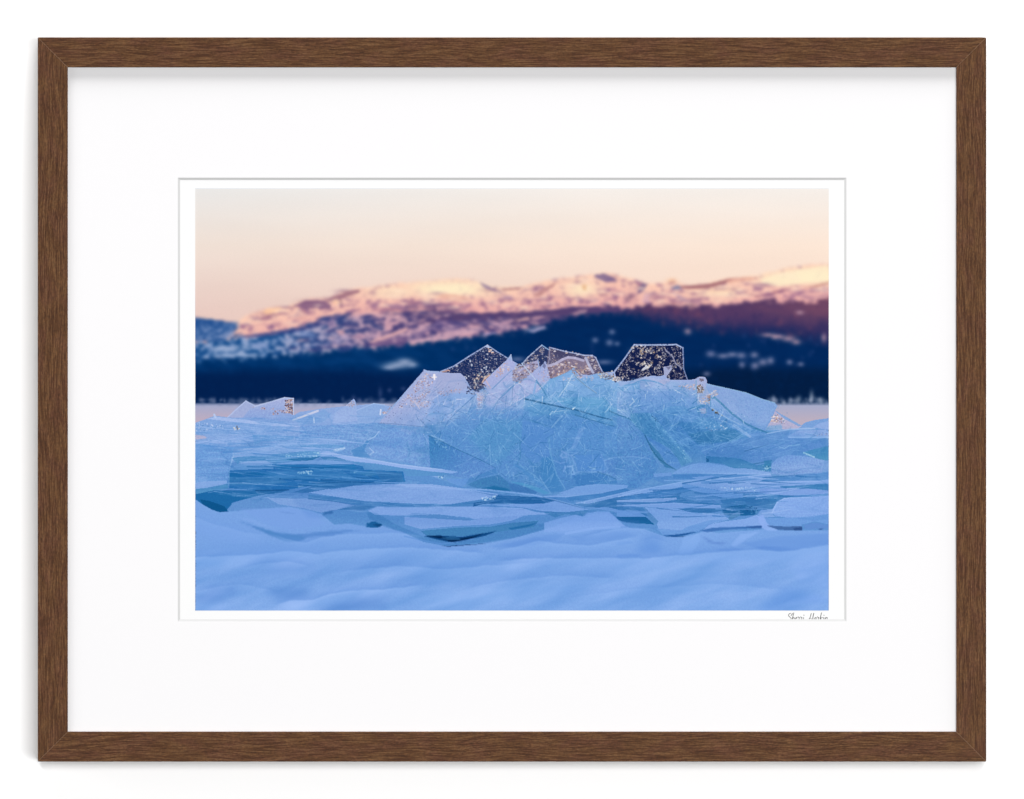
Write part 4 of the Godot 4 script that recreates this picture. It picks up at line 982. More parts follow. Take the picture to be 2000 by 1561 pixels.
	for k in veins:
		stroke(d.call(k[0]), k[1], Color(k[2]), k[3], 0.7, 0.3)
	dab(1160, 915, 3, 3, Color("a5c6ee"), 0.8)
	specks(d.call([-1400, 0, 2000, 0, 2400, 600, 1900, 1080, 0, 1150, -1400, 800]), 900, [Color("8db8e4"), Color("4f88be")], 0.5, 1.1, 0.5)
	splinters(places(0, 0, 1, [1010, 740, 1200, 735, 1330, 745, 1480, 790, 1540, 830, 1400, 900, 1250, 850, 1000, 800]), 420, Color("a9c8ee"), Color("4586b8"), 0.35, 2.6, 48, 0.2)
	splinters(places(0, 0, 1, [860, 800, 1000, 760, 1250, 800, 1290, 900, 1200, 960, 960, 960, 830, 880]), 360, Color("9cc2ec"), Color("4383bc"), 0.9, 3.0, 60, 0.16)
	splinters(places(0, 0, 1, [790, 775, 860, 735, 960, 760, 1010, 715, 1080, 760, 1000, 830, 800, 840]), 190, Color("c3cbec"), Color("6a93c8"), -0.8, 1.2, 50, 0.18)
	# the triangular plate at the foot
	var foot := func(p): return places(790.0, 780.0, 0.21, p)
	fill(foot.call([225, 340, 360, 400, 500, 470, 700, 560, 850, 640, 720, 700, 590, 740, 380, 700, 240, 640]), Color("4686c2"), 1.0, 0, 0.09, Color("6d99d6"), Vector2(460, 500), Vector2(530, 540))
	stroke(foot.call([225, 340, 360, 400, 500, 470, 700, 560, 850, 640]), 2.0, Color("35709f"), 0.7, 0.5, 0.4)
	specks(foot.call([260, 380, 460, 440, 470, 480, 300, 440]), 60, [Color("2f6a9c"), Color("8cbbe2")], 0.6, 1.5, 0.7)
	fill(foot.call([850, 640, 860, 690, 700, 730, 580, 790, 560, 770, 600, 740]), Color("5a90cc"), 0.9, 0, 0.03)
	fill(foot.call([580, 795, 700, 740, 880, 705, 960, 770, 990, 850, 800, 810, 680, 830]), Color("4a86bc"), 0.9, 1, 0.08)
	fill(foot.call([700, 830, 830, 805, 950, 830, 990, 850, 860, 845]), Color("2673a8"), 0.9, 1)
	fill(foot.call([0, 610, 100, 620, 150, 650, 140, 680, 0, 690]), Color("5f95d6"), 1.0, 0, 0.03)
	stroke(foot.call([0, 612, 100, 625, 150, 650]), 2.6, Color("93b4ea"), 0.9)
	fill(foot.call([150, 650, 250, 670, 370, 690, 370, 730, 290, 725, 200, 680]), Color("86abe2"), 1.0, 0, 0.03)
	specks(foot.call([290, 705, 370, 700, 370, 735, 300, 735]), 24, [Color("b9dcf4"), Color("3f7cb4")], 0.8, 1.8)
	fill(foot.call([0, 690, 200, 680, 300, 730, 480, 830, 300, 815, 0, 800]), Color("7ba3de"), 1.0, 0, 0.05)
	fill(foot.call([380, 740, 600, 740, 560, 800, 500, 830]), Color("6c9cdc"), 0.9, 0, 0.04)


func lay_right_ice() -> void:
	var z := func(p): return places(1205.0, 640.0, 0.21, p)
	var c := func(p): return places(1220.0, 660.0, 0.135, p)
	fill(z.call([1700, 920, 1760, 880, 1850, 858, 1970, 843, 1970, 1524, 0, 1524, 0, 1150, 700, 1000, 1400, 980]), Color("7aa2da"), 1.0, 0, 0.05, Color("6a9ad2"), Vector2(0, 460), Vector2(0, 560))
	fill(z.call([1820, 930, 1880, 890, 1970, 870, 1970, 950]), Color("8fade2"), 1.0, 0, 0.04)
	# curved top plate
	fill(z.call([835, 525, 1000, 560, 1200, 605, 1350, 665, 1470, 700, 1495, 730, 1470, 775, 1420, 870, 1380, 960, 1280, 935, 1180, 890, 1000, 740, 890, 640, 840, 580]), Color("90a9da"), 1.0, 0, 0.06, Color("82a6dc"), Vector2(960, 390), Vector2(1080, 470))
	stroke(z.call([835, 525, 1000, 560, 1200, 605, 1350, 665, 1470, 700]), 2.0, Color("8fb8dc"), 0.8, 1.0, 0.4)
	fill(z.call([1440, 850, 1470, 775, 1600, 850, 1720, 915, 1680, 945, 1380, 955]), Color("b5b1d0"), 1.0, 0, 0.05)
	fill(z.call([1470, 775, 1600, 845, 1720, 912, 1690, 918, 1560, 850]), Color("7fa4d8"), 0.9)
	specks(z.call([1430, 830, 1500, 810, 1560, 870, 1560, 900, 1440, 880]), 110, [Color("94797a"), Color("e9e0e6"), Color("cfaea4"), Color("8090b4")], 0.7, 2.0, 0.8)
	fill(z.call([1390, 920, 1530, 900, 1540, 950, 1380, 965]), Color("7fabd8"), 0.7, 1, 0.05)
	# knob and speckled seam at the crest
	fill(c.call([1000, 610, 1060, 570, 1120, 560, 1170, 570, 1195, 640, 1170, 680, 1230, 830, 1140, 960, 1050, 960, 1030, 700]), Color("a9b3da"), 0.85, 0, 0.06)
	specks(c.call([1050, 690, 1130, 680, 1150, 800, 1060, 800]), 110, [Color("4a4652"), Color("8a7060"), Color("d9cdc8")], 0.6, 1.8, 0.8)
	specks(c.call([1080, 590, 1150, 590, 1150, 630, 1090, 630]), 16, [Color("6a5c6c")], 0.7, 1.4, 0.8)
	specks(c.call([760, 690, 1020, 670, 1040, 760, 800, 720]), 130, [Color("d0b9c2"), Color("e4d6da"), Color("b79c9c")], 0.6, 1.6, 0.65)
	specks(c.call([1060, 860, 1240, 800, 1320, 760, 1360, 820, 1240, 900, 1240, 960, 1070, 960]), 170, [Color("e6cfc8"), Color("c0a49c"), Color("efe6ea")], 0.6, 1.8, 0.7)
	specks(c.call([1200, 840, 1240, 840, 1240, 910, 1210, 910]), 26, [Color("6a4a42"), Color("8c6c66")], 0.7, 1.6, 0.8)
	fill(c.call([870, 870, 1000, 930, 1160, 965, 1040, 1020, 880, 1040, 960, 980]), Color("8fb3e0"), 0.6, 1, 0.06)
	fill(c.call([960, 1010, 1120, 965, 1190, 980, 1120, 1010, 900, 1040]), Color("4d8bbd"), 0.8)
	fill(c.call([1080, 1030, 1180, 1020, 1190, 1090, 1110, 1100]), Color("c3b8d2"), 0.8, 0, 0.08)
	stroke(c.call([1050, 1010, 1070, 1090, 1110, 1180]), 2.4, Color("3f80ae"), 0.8)
	stroke(c.call([1190, 990, 1180, 1090, 1120, 1180]), 1.8, Color("5b95c0"), 0.7)
	stroke(c.call([1035, 620, 1040, 960]), 2.2, Color("6ba0cc"), 0.7)
	stroke(c.call([1240, 880, 1245, 980]), 2.2, Color("5d96c8"), 0.8)
	stroke(c.call([740, 780, 820, 745, 830, 700]), 2.0, Color("5d97c6"), 0.7)
	stroke(c.call([0, 690, 120, 670, 240, 610, 420, 630, 560, 680]), 2.4, Color("5f98cc"), 0.7)
	stroke(c.call([150, 620, 300, 575, 420, 600, 520, 620, 560, 650, 640, 600]), 5.0, Color("aab9e0"), 0.8)
	fill(c.call([480, 620, 620, 590, 660, 630, 560, 680]), Color("a9b1d8"), 0.8, 0, 0.06)
	stroke(c.call([480, 1060, 700, 910, 850, 870]), 2.0, Color("98bde6"), 0.7)
	stroke(c.call([40, 1150, 200, 920]), 3.4, Color("93bbe6"), 0.8)
	fill(c.call([460, 1070, 700, 920, 900, 1020, 960, 1120, 640, 1180, 540, 1130]), Color("6ea3d4"), 0.6, 2, 0.04)
	fill(c.call([900, 1090, 1060, 1060, 1120, 1190, 1000, 1210, 700, 1200, 560, 1160]), Color("7aa5da"), 0.7, 1, 0.05)
	# long curved crack
	stroke(c.call([1270, 870, 1300, 860, 1400, 950, 1560, 1100, 1750, 1240, 1900, 1310, 2000, 1350]), 4.2, Color("4a86b4"), 0.85, 0.8)
	stroke(c.call([1900, 1310, 2060, 1370, 2200, 1360]), 3.0, Color("4585ae"), 0.8, 0.6)
	fill(c.call([1250, 880, 1400, 970, 1560, 1120, 1760, 1260, 1880, 1330, 1660, 1280, 1450, 1150, 1260, 1040]), Color("86a9de"), 0.7, 0, 0.05)
	specks(c.call([1250, 1010, 1330, 1060, 1480, 1150, 1430, 1150, 1260, 1060]), 70, [Color("3f3f48"), Color("5c4f48"), Color("c7b8a4")], 0.8, 2.2, 0.9)
	stroke(c.call([1250, 1010, 1480, 1160, 1680, 1260]), 2.2, Color("b9cde8"), 0.7, 1.0, 0.3)
	# teal hollow
	fill(z.call([560, 880, 720, 880, 900, 870, 1100, 950, 1240, 1020, 1060, 1060, 760, 1100, 640, 980]), Color("5a94c8"), 0.85, 1, 0.05)
	fill(z.call([660, 990, 860, 960, 1100, 950, 1180, 1010, 1050, 1060, 760, 1080, 700, 1040]), Color("4b89b8"), 0.85, 1, 0.05)
	fill(z.call([700, 860, 850, 830, 1060, 930, 800, 960]), Color("6ba0d0"), 0.6, 1, 0.05)
	stroke(z.call([1090, 910, 1160, 960, 1240, 1015]), 6.0, Color("b3c4ea"), 0.85, 0.8, 0.3)
	specks(z.call([820, 900, 1000, 900, 1090, 950, 830, 960]), 34, [Color("e4eaf6"), Color("c9b9d2")], 0.8, 2.0, 0.8)
	specks(z.call([880, 820, 1120, 900, 1060, 910, 900, 850]), 60, [Color("c7d8f0"), Color("a9aed4")], 0.6, 1.7, 0.7)
	# planks that lean left
	fill(z.call([0, 820, 120, 870, 240, 980, 290, 1080, 340, 1200, 390, 1290, 330, 1400, 200, 1490, 0, 1490]), Color("6c9ad4"), 1.0, 0, 0.1, Color("5f93d0"), Vector2(830, 470), Vector2(900, 560))
	fill(z.call([0, 600, 300, 560, 740, 600, 740, 720, 500, 730, 380, 780, 290, 790, 100, 835, 0, 800]), Color("86a8dc"), 0.75, 1, 0.06)
	fill(z.call([120, 800, 290, 790, 380, 900, 440, 960, 640, 1180, 690, 1250, 600, 1290, 500, 1130, 260, 1000, 140, 880]), Color("5d98c6"), 0.85, 1, 0.06)
	fill(z.call([290, 800, 400, 800, 490, 870, 560, 960, 740, 1090, 820, 1180, 830, 1245, 700, 1255, 590, 1110, 440, 960]), Color("6d9dd2"), 1.0, 0, 0.05)
	stroke(z.call([300, 810, 440, 960, 590, 1120, 690, 1240]), 6.0, Color("86b6dc"), 0.7, 1.0, 0.5)
	specks(z.call([310, 800, 400, 870, 360, 880]), 34, [Color("2c5f8c"), Color("4a7ea8")], 0.8, 2.0, 0.7)
	specks(z.call([420, 950, 470, 960, 640, 1170, 690, 1250, 640, 1220, 520, 1070]), 80, [Color("bcd9ee"), Color("9cc4e4"), Color("e3f0fa")], 0.7, 2.0, 0.75)
	fill(z.call([260, 1000, 300, 1030, 440, 1100, 560, 1210, 600, 1290, 550, 1320, 470, 1270, 400, 1160]), Color("6596d4"), 1.0, 0, 0.05)
	fill(z.call([280, 1050, 380, 1150, 460, 1270, 550, 1320, 450, 1300, 340, 1180]), Color("3f7fae"), 0.85, 0, 0.05)
	stroke(z.call([260, 1000, 320, 1130, 400, 1230, 550, 1325]), 2.4, Color("2a648e"), 0.7, 0.8, 0.3)
	stroke(z.call([0, 1205, 150, 1200, 300, 1218]), 2.2, Color("86ace2"), 0.7)
	# broad wing
	fill(z.call([780, 1155, 900, 1110, 1000, 1080, 1200, 1040, 1480, 960, 1610, 945, 1590, 1010, 1350, 1110, 1180, 1180, 1030, 1205, 830, 1190]), Color("7ea3da"), 1.0, 0, 0.05, Color("6f9ad2"), Vector2(1000, 470), Vector2(1040, 520))
	stroke(z.call([790, 1150, 1000, 1076]), 2.4, Color("9cbbe6"), 0.8)
	stroke(z.call([1400, 985, 1610, 946, 1840, 938]), 2.6, Color("a5c0ea"), 0.85)
	fill(z.call([1590, 1010, 1680, 960, 1940, 950, 1970, 980, 1970, 1020, 1620, 1030]), Color("92aee2"), 1.0, 0, 0.05)
	stroke(z.call([1600, 1022, 1970, 1022]), 3.0, Color("a9c3ee"), 0.8)
	specks(z.call([1820, 990, 1960, 970, 1960, 1005, 1840, 1010]), 26, [Color("6a7fae"), Color("c3b5cc")], 0.6, 1.5, 0.7)
	fill(z.call([1180, 1180, 1350, 1110, 1600, 1030, 1970, 1035, 1970, 1110, 1720, 1160, 1440, 1240, 1260, 1275, 1160, 1215]), Color("6f9ad4"), 1.0, 0, 0.05)
	stroke(z.call([1190, 1150, 1400, 1090]), 2.0, Color("3f74a8"), 0.7, 0.5)
	stroke(z.call([1260, 1272, 1440, 1238]), 2.4, Color("3d78a8"), 0.7, 0.6)
	stroke(z.call([1510, 1110, 1560, 1125, 1600, 1100, 1700, 1090]), 2.0, Color("9fc3ea"), 0.8, 1.0, 0.4)
	fill(z.call([830, 1195, 1000, 1205, 1150, 1220, 1300, 1280, 1440, 1260, 1430, 1340, 1240, 1320, 1060, 1310, 1000, 1270, 830, 1250]), Color("4d8bc0"), 0.95, 0, 0.06)
	fill(z.call([830, 1215, 855, 1220, 855, 1255, 835, 1252]), Color("23649a"), 0.8)
	fill(z.call([980, 1260, 1080, 1210, 1180, 1250, 1300, 1310, 1060, 1300]), Color("5f98c8"), 0.7, 1)
	fill(z.call([1720, 1165, 1840, 1130, 1970, 1100, 1970, 1240, 1900, 1230, 1800, 1200]), Color("4f93bf"), 0.9, 1, 0.05)
	stroke(z.call([1740, 1165, 1835, 1205]), 3.2, Color("c9e2f4"), 0.8, 1.0, 0.4)
	fill(z.call([1370, 1240, 1440, 1230, 1430, 1330, 1370, 1290]), Color("3f86b4"), 0.8, 1, 0.05)
	specks(z.call([1350, 1280, 1430, 1290, 1430, 1340, 1340, 1330]), 26, [Color("a5d0ea"), Color("2f6f9c")], 0.7, 1.8, 0.7)
	craze(places(0, 0, 1, [1180, 745, 1260, 740, 1340, 748, 1380, 755, 1440, 800, 1480, 830, 1619, 835, 1619, 890, 1480, 905, 1350, 905, 1260, 960, 1180, 940]), Color("b3cef2"), Color("4384ba"), 0.26, 91)
	craze(places(0, 0, 1, [1380, 752, 1500, 786, 1514, 800, 1490, 838, 1440, 815, 1390, 770]), Color("a9bbe6"), Color("6a94cc"), 0.25, 95)
	specks(places(0, 0, 1, [1180, 745, 1340, 748, 1440, 800, 1500, 850, 1400, 900, 1250, 850]), 420, [Color("b9d3f2"), Color("d3e0f4"), Color("3f7cae")], 0.4, 1.3, 0.6)
	splinters(places(0, 0, 1, [1180, 745, 1340, 748, 1430, 800, 1480, 840, 1380, 890, 1250, 850]), 320, Color("b3d0f2"), Color("3a7cb0"), 0.3, 2.4, 42, 0.22)
	splinters(places(0, 0, 1, [1380, 800, 1460, 820, 1619, 850, 1619, 900, 1500, 905, 1380, 890, 1290, 860]), 220, Color("a5c4ee"), Color("4585bd"), -0.15, 0.7, 60, 0.2)
	splinters(places(0, 0, 1, [1210, 790, 1300, 800, 1380, 880, 1350, 910, 1280, 900, 1200, 830]), 130, Color("9fc6ea"), Color("3f80b2"), 0.85, 0.5, 60, 0.2)
	splinters(places(0, 0, 1, [800, 800, 900, 770, 1000, 745, 1200, 745, 1340, 755, 1460, 815, 1440, 880, 1290, 920, 1180, 955, 960, 955, 850, 900]), 620, Color("b6d2f4"), Color("2f6ea6"), 0.5, 3.1, 30, 0.2)
	specks(places(0, 0, 1, [800, 800, 1000, 745, 1340, 755, 1460, 815, 1290, 920, 960, 955, 850, 900]), 700, [Color("c9dcf6"), Color("3a74aa"), Color("9cc0ea")], 0.4, 1.0, 0.6)
	# rounded block
	fill(z.call([1440, 1270, 1490, 1215, 1580, 1185, 1700, 1190, 1800, 1205, 1930, 1235, 1945, 1300, 1900, 1390, 1700, 1400, 1500, 1395, 1440, 1360]), Color("86a9e0"), 1.0, 0, 0.09, Color("7fa3dc"), Vector2(0, 520), Vector2(0, 560))
	fill(z.call([1930, 1240, 1970, 1235, 1970, 1430, 1900, 1390]), Color("7aa2da"), 1.0, 0, 0.06)
	fill(z.call([1450, 1360, 1700, 1395, 1900, 1385, 1880, 1400, 1600, 1420, 1470, 1400]), Color("5f93cc"), 0.8, 1, 0.05)
	specks(z.call([300, 520, 1500, 700, 1900, 1000, 1900, 1400, 300, 1400, 0, 900]), 700, [Color("9cc0e8"), Color("5089be")], 0.5, 1.1, 0.5)


func lay_slabs() -> void:
	# the flat broken plates in front: [enlargement, outline, ink, grain]
	var l := func(p): return places(375.0, 880.0, 0.21, p)
	var m := func(p): return places(790.0, 780.0, 0.21, p)
	var r := func(p): return places(1205.0, 880.0, 0.21, p)
	fill(l.call([30, 90, 340, 130, 800, 240, 2000, 160, 2480, 330, 3000, 430, 4000, 420, 5924, 200, 5924, 760, 4000, 820, 2000, 900, 30, 600]), Color("5d92d0"), 1.0, 1, 0.05)
	var table := [
		# left
		[l, [30, 0, 390, -20, 370, 50, 345, 200, 330, 285, 30, 300], "6d9dda", 0.1],
		[l, [30, 300, 180, 285, 325, 280, 322, 310, 150, 345, 30, 360], "86abe4", 0.04], [l, [30, 360, 150, 346, 322, 312, 345, 350, 200, 375, 30, 408], "5291c6", 0.05],
		[l, [345, 180, 420, 130, 760, 130, 1480, 125, 1600, 150, 1960, 190, 1985, 290, 1700, 300, 1500, 275, 1250, 270, 1100, 330, 900, 365, 600, 372, 335, 350], "2c76b8", 0.05],
		[l, [370, 70, 700, 50, 1180, 5, 1195, 60, 870, 85, 1120, 80, 760, 125, 700, 100, 420, 125], "5491ca", 0.04],
		[l, [410, 130, 500, 105, 680, 95, 740, 125, 760, 170, 340, 185], "6d9fd8", 0.03], [l, [420, 125, 500, 103, 680, 93, 740, 125, 560, 138], "83a9e0", 0.03],
		[l, [760, 125, 950, 108, 1200, 92, 1350, 100, 1490, 127, 1100, 130], "7aa4de", 0.03], [l, [870, 82, 1010, 72, 1190, 58, 1120, 90, 980, 100], "2c73ab", 0.03],
		[l, [1190, 60, 1330, 60, 1480, 100, 1350, 95, 1220, 85], "4a87c0", 0.03],
		[l, [760, 135, 1500, 132, 1540, 175, 1300, 185, 820, 180], "2779b8", 0.03], [l, [540, 200, 1400, 190, 1500, 250, 1250, 268, 800, 265], "3c82c0", 0.04], [l, [340, 200, 540, 195, 800, 240, 560, 240, 345, 250], "2272b0", 0.03],
		[l, [340, 250, 800, 245, 900, 300, 700, 320, 340, 320], "3c80bb", 0.06], [l, [1190, 28, 1250, 5, 1380, 40, 1480, 60, 1600, 75, 2000, 140, 2330, 175, 2480, 200, 2420, 215, 2000, 170, 1700, 120, 1480, 100, 1300, 50, 1200, 45], "94b3ea", 0.03],
		[l, [1480, 105, 1700, 125, 2000, 172, 2300, 205, 2400, 220, 2300, 240, 2000, 240, 1960, 195, 1600, 180, 1590, 150], "5c95ce", 0.04], [l, [1560, 200, 1680, 190, 1720, 230, 1640, 240, 1560, 225], "2f78b0", 0.03], [l, [1700, 195, 1950, 205, 1965, 285, 1760, 280], "3878b4", 0.05],
		[l, [30, 408, 200, 372, 600, 372, 900, 366, 620, 420, 400, 480, 300, 572, 250, 575, 180, 550, 100, 505, 30, 455], "1f69a8", 0.04], [l, [70, 455, 160, 470, 300, 520, 340, 570, 250, 575, 180, 552, 100, 505], "0f568e", 0.05],
		[l, [580, 375, 900, 368, 800, 400, 640, 415], "2a6ca8", 0.03], [l, [1100, 340, 1250, 268, 1500, 275, 1690, 302, 1500, 330, 1270, 358, 1080, 395, 900, 400], "3d7bb8", 0.05],
		[l, [370, 490, 620, 420, 860, 390, 1080, 395, 1090, 445, 1300, 470, 1530, 510, 1400, 540, 1340, 552, 1200, 580, 1100, 560, 900, 528, 700, 542, 480, 555, 330, 570], "6394d2", 0.05],
		[l, [700, 440, 1080, 450, 1300, 472, 1530, 512, 1400, 540, 1200, 580, 1050, 540, 800, 500], "7da3de", 0.05],
		[l, [1080, 392, 1270, 358, 1300, 365, 1500, 330, 1800, 315, 2000, 310, 2230, 315, 2500, 350, 2850, 405, 2840, 425, 2660, 460, 2400, 500, 2000, 492, 1600, 470, 1300, 425], "8bade6", 0.05],
		[l, [1080, 412, 1300, 430, 1600, 474, 2000, 498, 2400, 505, 2660, 464, 2840, 428, 2810, 465, 2620, 515, 2300, 530, 2000, 530, 1600, 512, 1080, 448], "4a85c2", 0.05],
		[l, [1350, 552, 1480, 505, 1720, 520, 1600, 556], "3d78b6", 0.03], [l, [1720, 525, 2000, 530, 2260, 525, 2720, 525, 3070, 535, 3200, 575, 3340, 590, 3080, 605, 2620, 640, 2580, 625, 2280, 595, 1980, 605, 1700, 600, 1640, 560], "8aade8", 0.04],
		[m, [20, 1080, 80, 1055, 350, 1075, 620, 1115, 590, 1130, 300, 1110], "5b8fcc", 0.03],
		[m, [0, 1095, 300, 1112, 600, 1130, 660, 1118, 900, 1095, 1120, 1080, 1000, 1130, 800, 1165, 480, 1180, 150, 1208, 0, 1165], "7fa5e2", 0.04],
		[l, [1620, 570, 1720, 585, 1880, 680, 2080, 770, 2150, 800, 2460, 790, 2780, 760, 2980, 715, 3360, 670, 3380, 710, 3180, 785, 2980, 815, 2680, 860, 2380, 890, 2160, 870, 1960, 800, 1840, 715, 1650, 640], "4d86c4", 0.06],
		[m, [150, 1225, 480, 1195, 800, 1185, 1000, 1150, 1250, 1130, 1200, 1190, 1000, 1215, 700, 1260, 400, 1285, 200, 1270], "4482ba", 0.06],
		# middle
		[m, [560, 840, 860, 890, 1290, 915, 1400, 945, 1290, 970, 870, 972, 740, 972, 640, 998, 860, 905], "2a6aa8", 0.05], [m, [640, 965, 760, 945, 900, 965, 740, 975, 640, 1000], "1f5f9e", 0.03],
		[m, [760, 978, 900, 980, 1300, 972, 1400, 948, 1620, 1008, 1720, 1025, 1500, 1050, 1280, 1042, 1090, 1005, 900, 992], "80a7e4", 0.04],
		[m, [1280, 1045, 1500, 1055, 1720, 1030, 1660, 1085, 1500, 1070, 1400, 1100, 1330, 1070], "4683be", 0.05],
		[m, [1430, 872, 1520, 845, 1600, 812, 1780, 790, 2000, 795, 2080, 800, 2070, 825, 1850, 870, 1650, 890, 1500, 912, 1290, 905, 1480, 880], "8aaee6", 0.04],
		[m, [1500, 918, 1650, 892, 1850, 872, 2060, 828, 2100, 850, 1950, 900, 1700, 960, 1560, 965], "4f8ac8", 0.05],
		[m, [1600, 968, 1700, 945, 1900, 900, 2100, 850, 2200, 830, 2180, 870, 2000, 905, 1720, 970], "86aae2", 0.05],
		[m, [1560, 975, 1720, 972, 2000, 908, 2200, 870, 2300, 900, 2100, 960, 2000, 1025, 1860, 1010, 1700, 1005], "3a78b4", 0.05],
		[m, [1720, 1010, 1900, 1005, 2000, 1030, 2300, 1040, 2250, 1060, 1960, 1055, 1940, 1040], "6f9ddc", 0.04],
		# right
		[r, [10, 435, 150, 372, 400, 330, 590, 295, 640, 325, 560, 348, 250, 398], "8db0e8", 0.05], [r, [10, 442, 250, 402, 560, 352, 610, 340, 690, 372, 560, 405, 330, 445, 180, 470], "4784c4", 0.05],
		[r, [340, 230, 510, 205, 520, 240, 620, 275, 420, 300, 340, 270], "6596d2", 0.05], [r, [340, 215, 510, 205, 512, 235, 345, 248], "80a6e0", 0.05],
		[r, [515, 215, 600, 160, 720, 122, 860, 118, 1000, 140, 1090, 165, 1240, 170, 1430, 205, 1430, 225, 1000, 222, 700, 208], "88ace4", 0.06],
		[r, [515, 218, 700, 210, 1000, 224, 1430, 228, 1200, 250, 880, 260, 620, 275, 530, 260], "568dcc", 0.05], [r, [700, 250, 880, 235, 910, 245, 760, 275], "7da4e0", 0.04],
		[r, [600, 300, 660, 275, 1000, 262, 1430, 218, 1440, 240, 1330, 285, 1330, 390, 1180, 400, 1000, 380, 680, 322], "83a8e2", 0.05], [r, [800, 305, 900, 270, 1280, 245, 1430, 238, 1300, 280, 1000, 300], "5d92d0", 0.04],
		[r, [600, 302, 660, 320, 1000, 382, 1170, 400, 1170, 440, 1000, 442, 800, 402, 620, 348], "6f9edc", 0.05],
		[r, [1330, 290, 1550, 285, 1890, 280, 1970, 270, 1970, 310, 1700, 325, 1520, 330, 1520, 350, 1330, 350], "82a8e4", 0.04], [r, [1520, 335, 1700, 328, 1940, 300, 1970, 320, 1970, 370, 1800, 355, 1560, 350], "4282bc", 0.06],
		[r, [1330, 355, 1560, 352, 1800, 358, 1970, 375, 1970, 400, 1660, 420, 1400, 405, 1330, 392], "7fa3e2", 0.04], [r, [1420, 338, 1500, 345, 1520, 360, 1400, 350], "4f89c8", 0.04],
		[r, [560, 408, 700, 372, 1000, 445, 1170, 445, 1180, 402, 1400, 410, 1660, 422, 1500, 462, 1460, 545, 1330, 560, 1290, 605, 1100, 610, 1000, 600, 970, 560, 960, 520, 560, 500, 330, 455], "3d7cb8", 0.07],
		[r, [980, 545, 1060, 520, 1200, 505, 1290, 560, 1290, 603, 1100, 608, 1000, 600], "1d639c", 0.08], [r, [600, 385, 720, 380, 960, 440, 980, 500, 760, 480, 580, 430], "5a90cc", 0.05], [r, [1190, 430, 1480, 460, 1460, 540, 1330, 545, 1200, 500], "3a78b4", 0.05],
		[r, [1180, 405, 1500, 418, 1490, 455, 1200, 440], "4a86c2", 0.05], [r, [1030, 640, 1060, 600, 1140, 565, 1150, 605, 1060, 645], "4f86bc", 0.08],
		[r, [0, 465, 300, 452, 550, 440, 560, 455, 430, 478, 0, 482], "86a9e2", 0.04], [r, [0, 482, 430, 480, 545, 460, 560, 490, 400, 500, 0, 515], "4a84c2", 0.05],
		[r, [0, 515, 300, 498, 530, 488, 750, 500, 960, 510, 975, 535, 560, 540, 250, 524], "80a6e2", 0.04], [r, [550, 542, 975, 535, 970, 565, 840, 585, 700, 575], "3c7ab6", 0.06],
		[r, [0, 530, 240, 528, 300, 600, 280, 612, 0, 555], "4480be", 0.04], [r, [0, 560, 200, 570, 270, 612, 0, 614], "719fde", 0.04], [r, [0, 620, 270, 620, 350, 690, 200, 678, 60, 662, 0, 640], "1c649e", 0.04],
		[r, [250, 530, 300, 545, 385, 660, 350, 692, 290, 620], "5a8fc8", 0.05], [r, [260, 530, 560, 542, 700, 582, 860, 590, 1000, 602, 1040, 640, 900, 680, 700, 700, 600, 745, 400, 755, 370, 690, 385, 660], "80a8e4", 0.05],
		[r, [370, 725, 600, 745, 650, 710, 860, 650, 1030, 640, 880, 680, 760, 755, 600, 780, 430, 790], "6c9cdc", 0.05],
		[r, [860, 690, 1000, 660, 1200, 635, 1300, 600, 1380, 640, 1370, 700, 1000, 720, 800, 740], "84aae8", 0.04],
		[r, [1310, 600, 1340, 555, 1450, 545, 1450, 600, 1480, 615, 1370, 625], "7fa6e2", 0.04],
		[r, [1440, 580, 1450, 545, 1490, 480, 1560, 442, 1800, 432, 1970, 420, 1970, 590, 1800, 625, 1600, 625, 1480, 612], "84aae8", 0.06],
		[r, [1370, 630, 1600, 625, 1800, 625, 1970, 590, 1970, 690, 1850, 660, 1720, 690, 1720, 715, 1380, 700], "6f9ede", 0.05], [r, [1640, 630, 1970, 590, 1970, 640, 1840, 655], "5b91d2", 0.05]]
	for t in table:
		fill(t[0].call(t[1]), Color(t[2]), 1.0, 1 if t[0] == l and t[1][1] > 480 else 0, t[3])
	splinters(places(0, 0, 1, [381, 880, 620, 885, 790, 930, 900, 960, 1200, 970, 1619, 930, 1619, 1010, 1300, 1010, 700, 1000, 381, 960]), 650, Color("9dbdf0"), Color("3f7cba"), 0.0, 0.35, 70, 0.2)
	craze(places(0, 0, 1, [381, 860, 560, 860, 790, 930, 900, 960, 1200, 970, 1300, 930, 1619, 900, 1619, 1010, 1300, 1010, 700, 1000, 381, 960]), Color("9fc0f0"), Color("2567ac"), 0.28, 81, 0.5, 2.2)
	# snow lies whole on the flat tops
	for t in table:
		if Color(t[2]).v > 0.86:
			fill(t[0].call(t[1]), Color(t[2]), 0.6, 0, t[3] * 0.8)
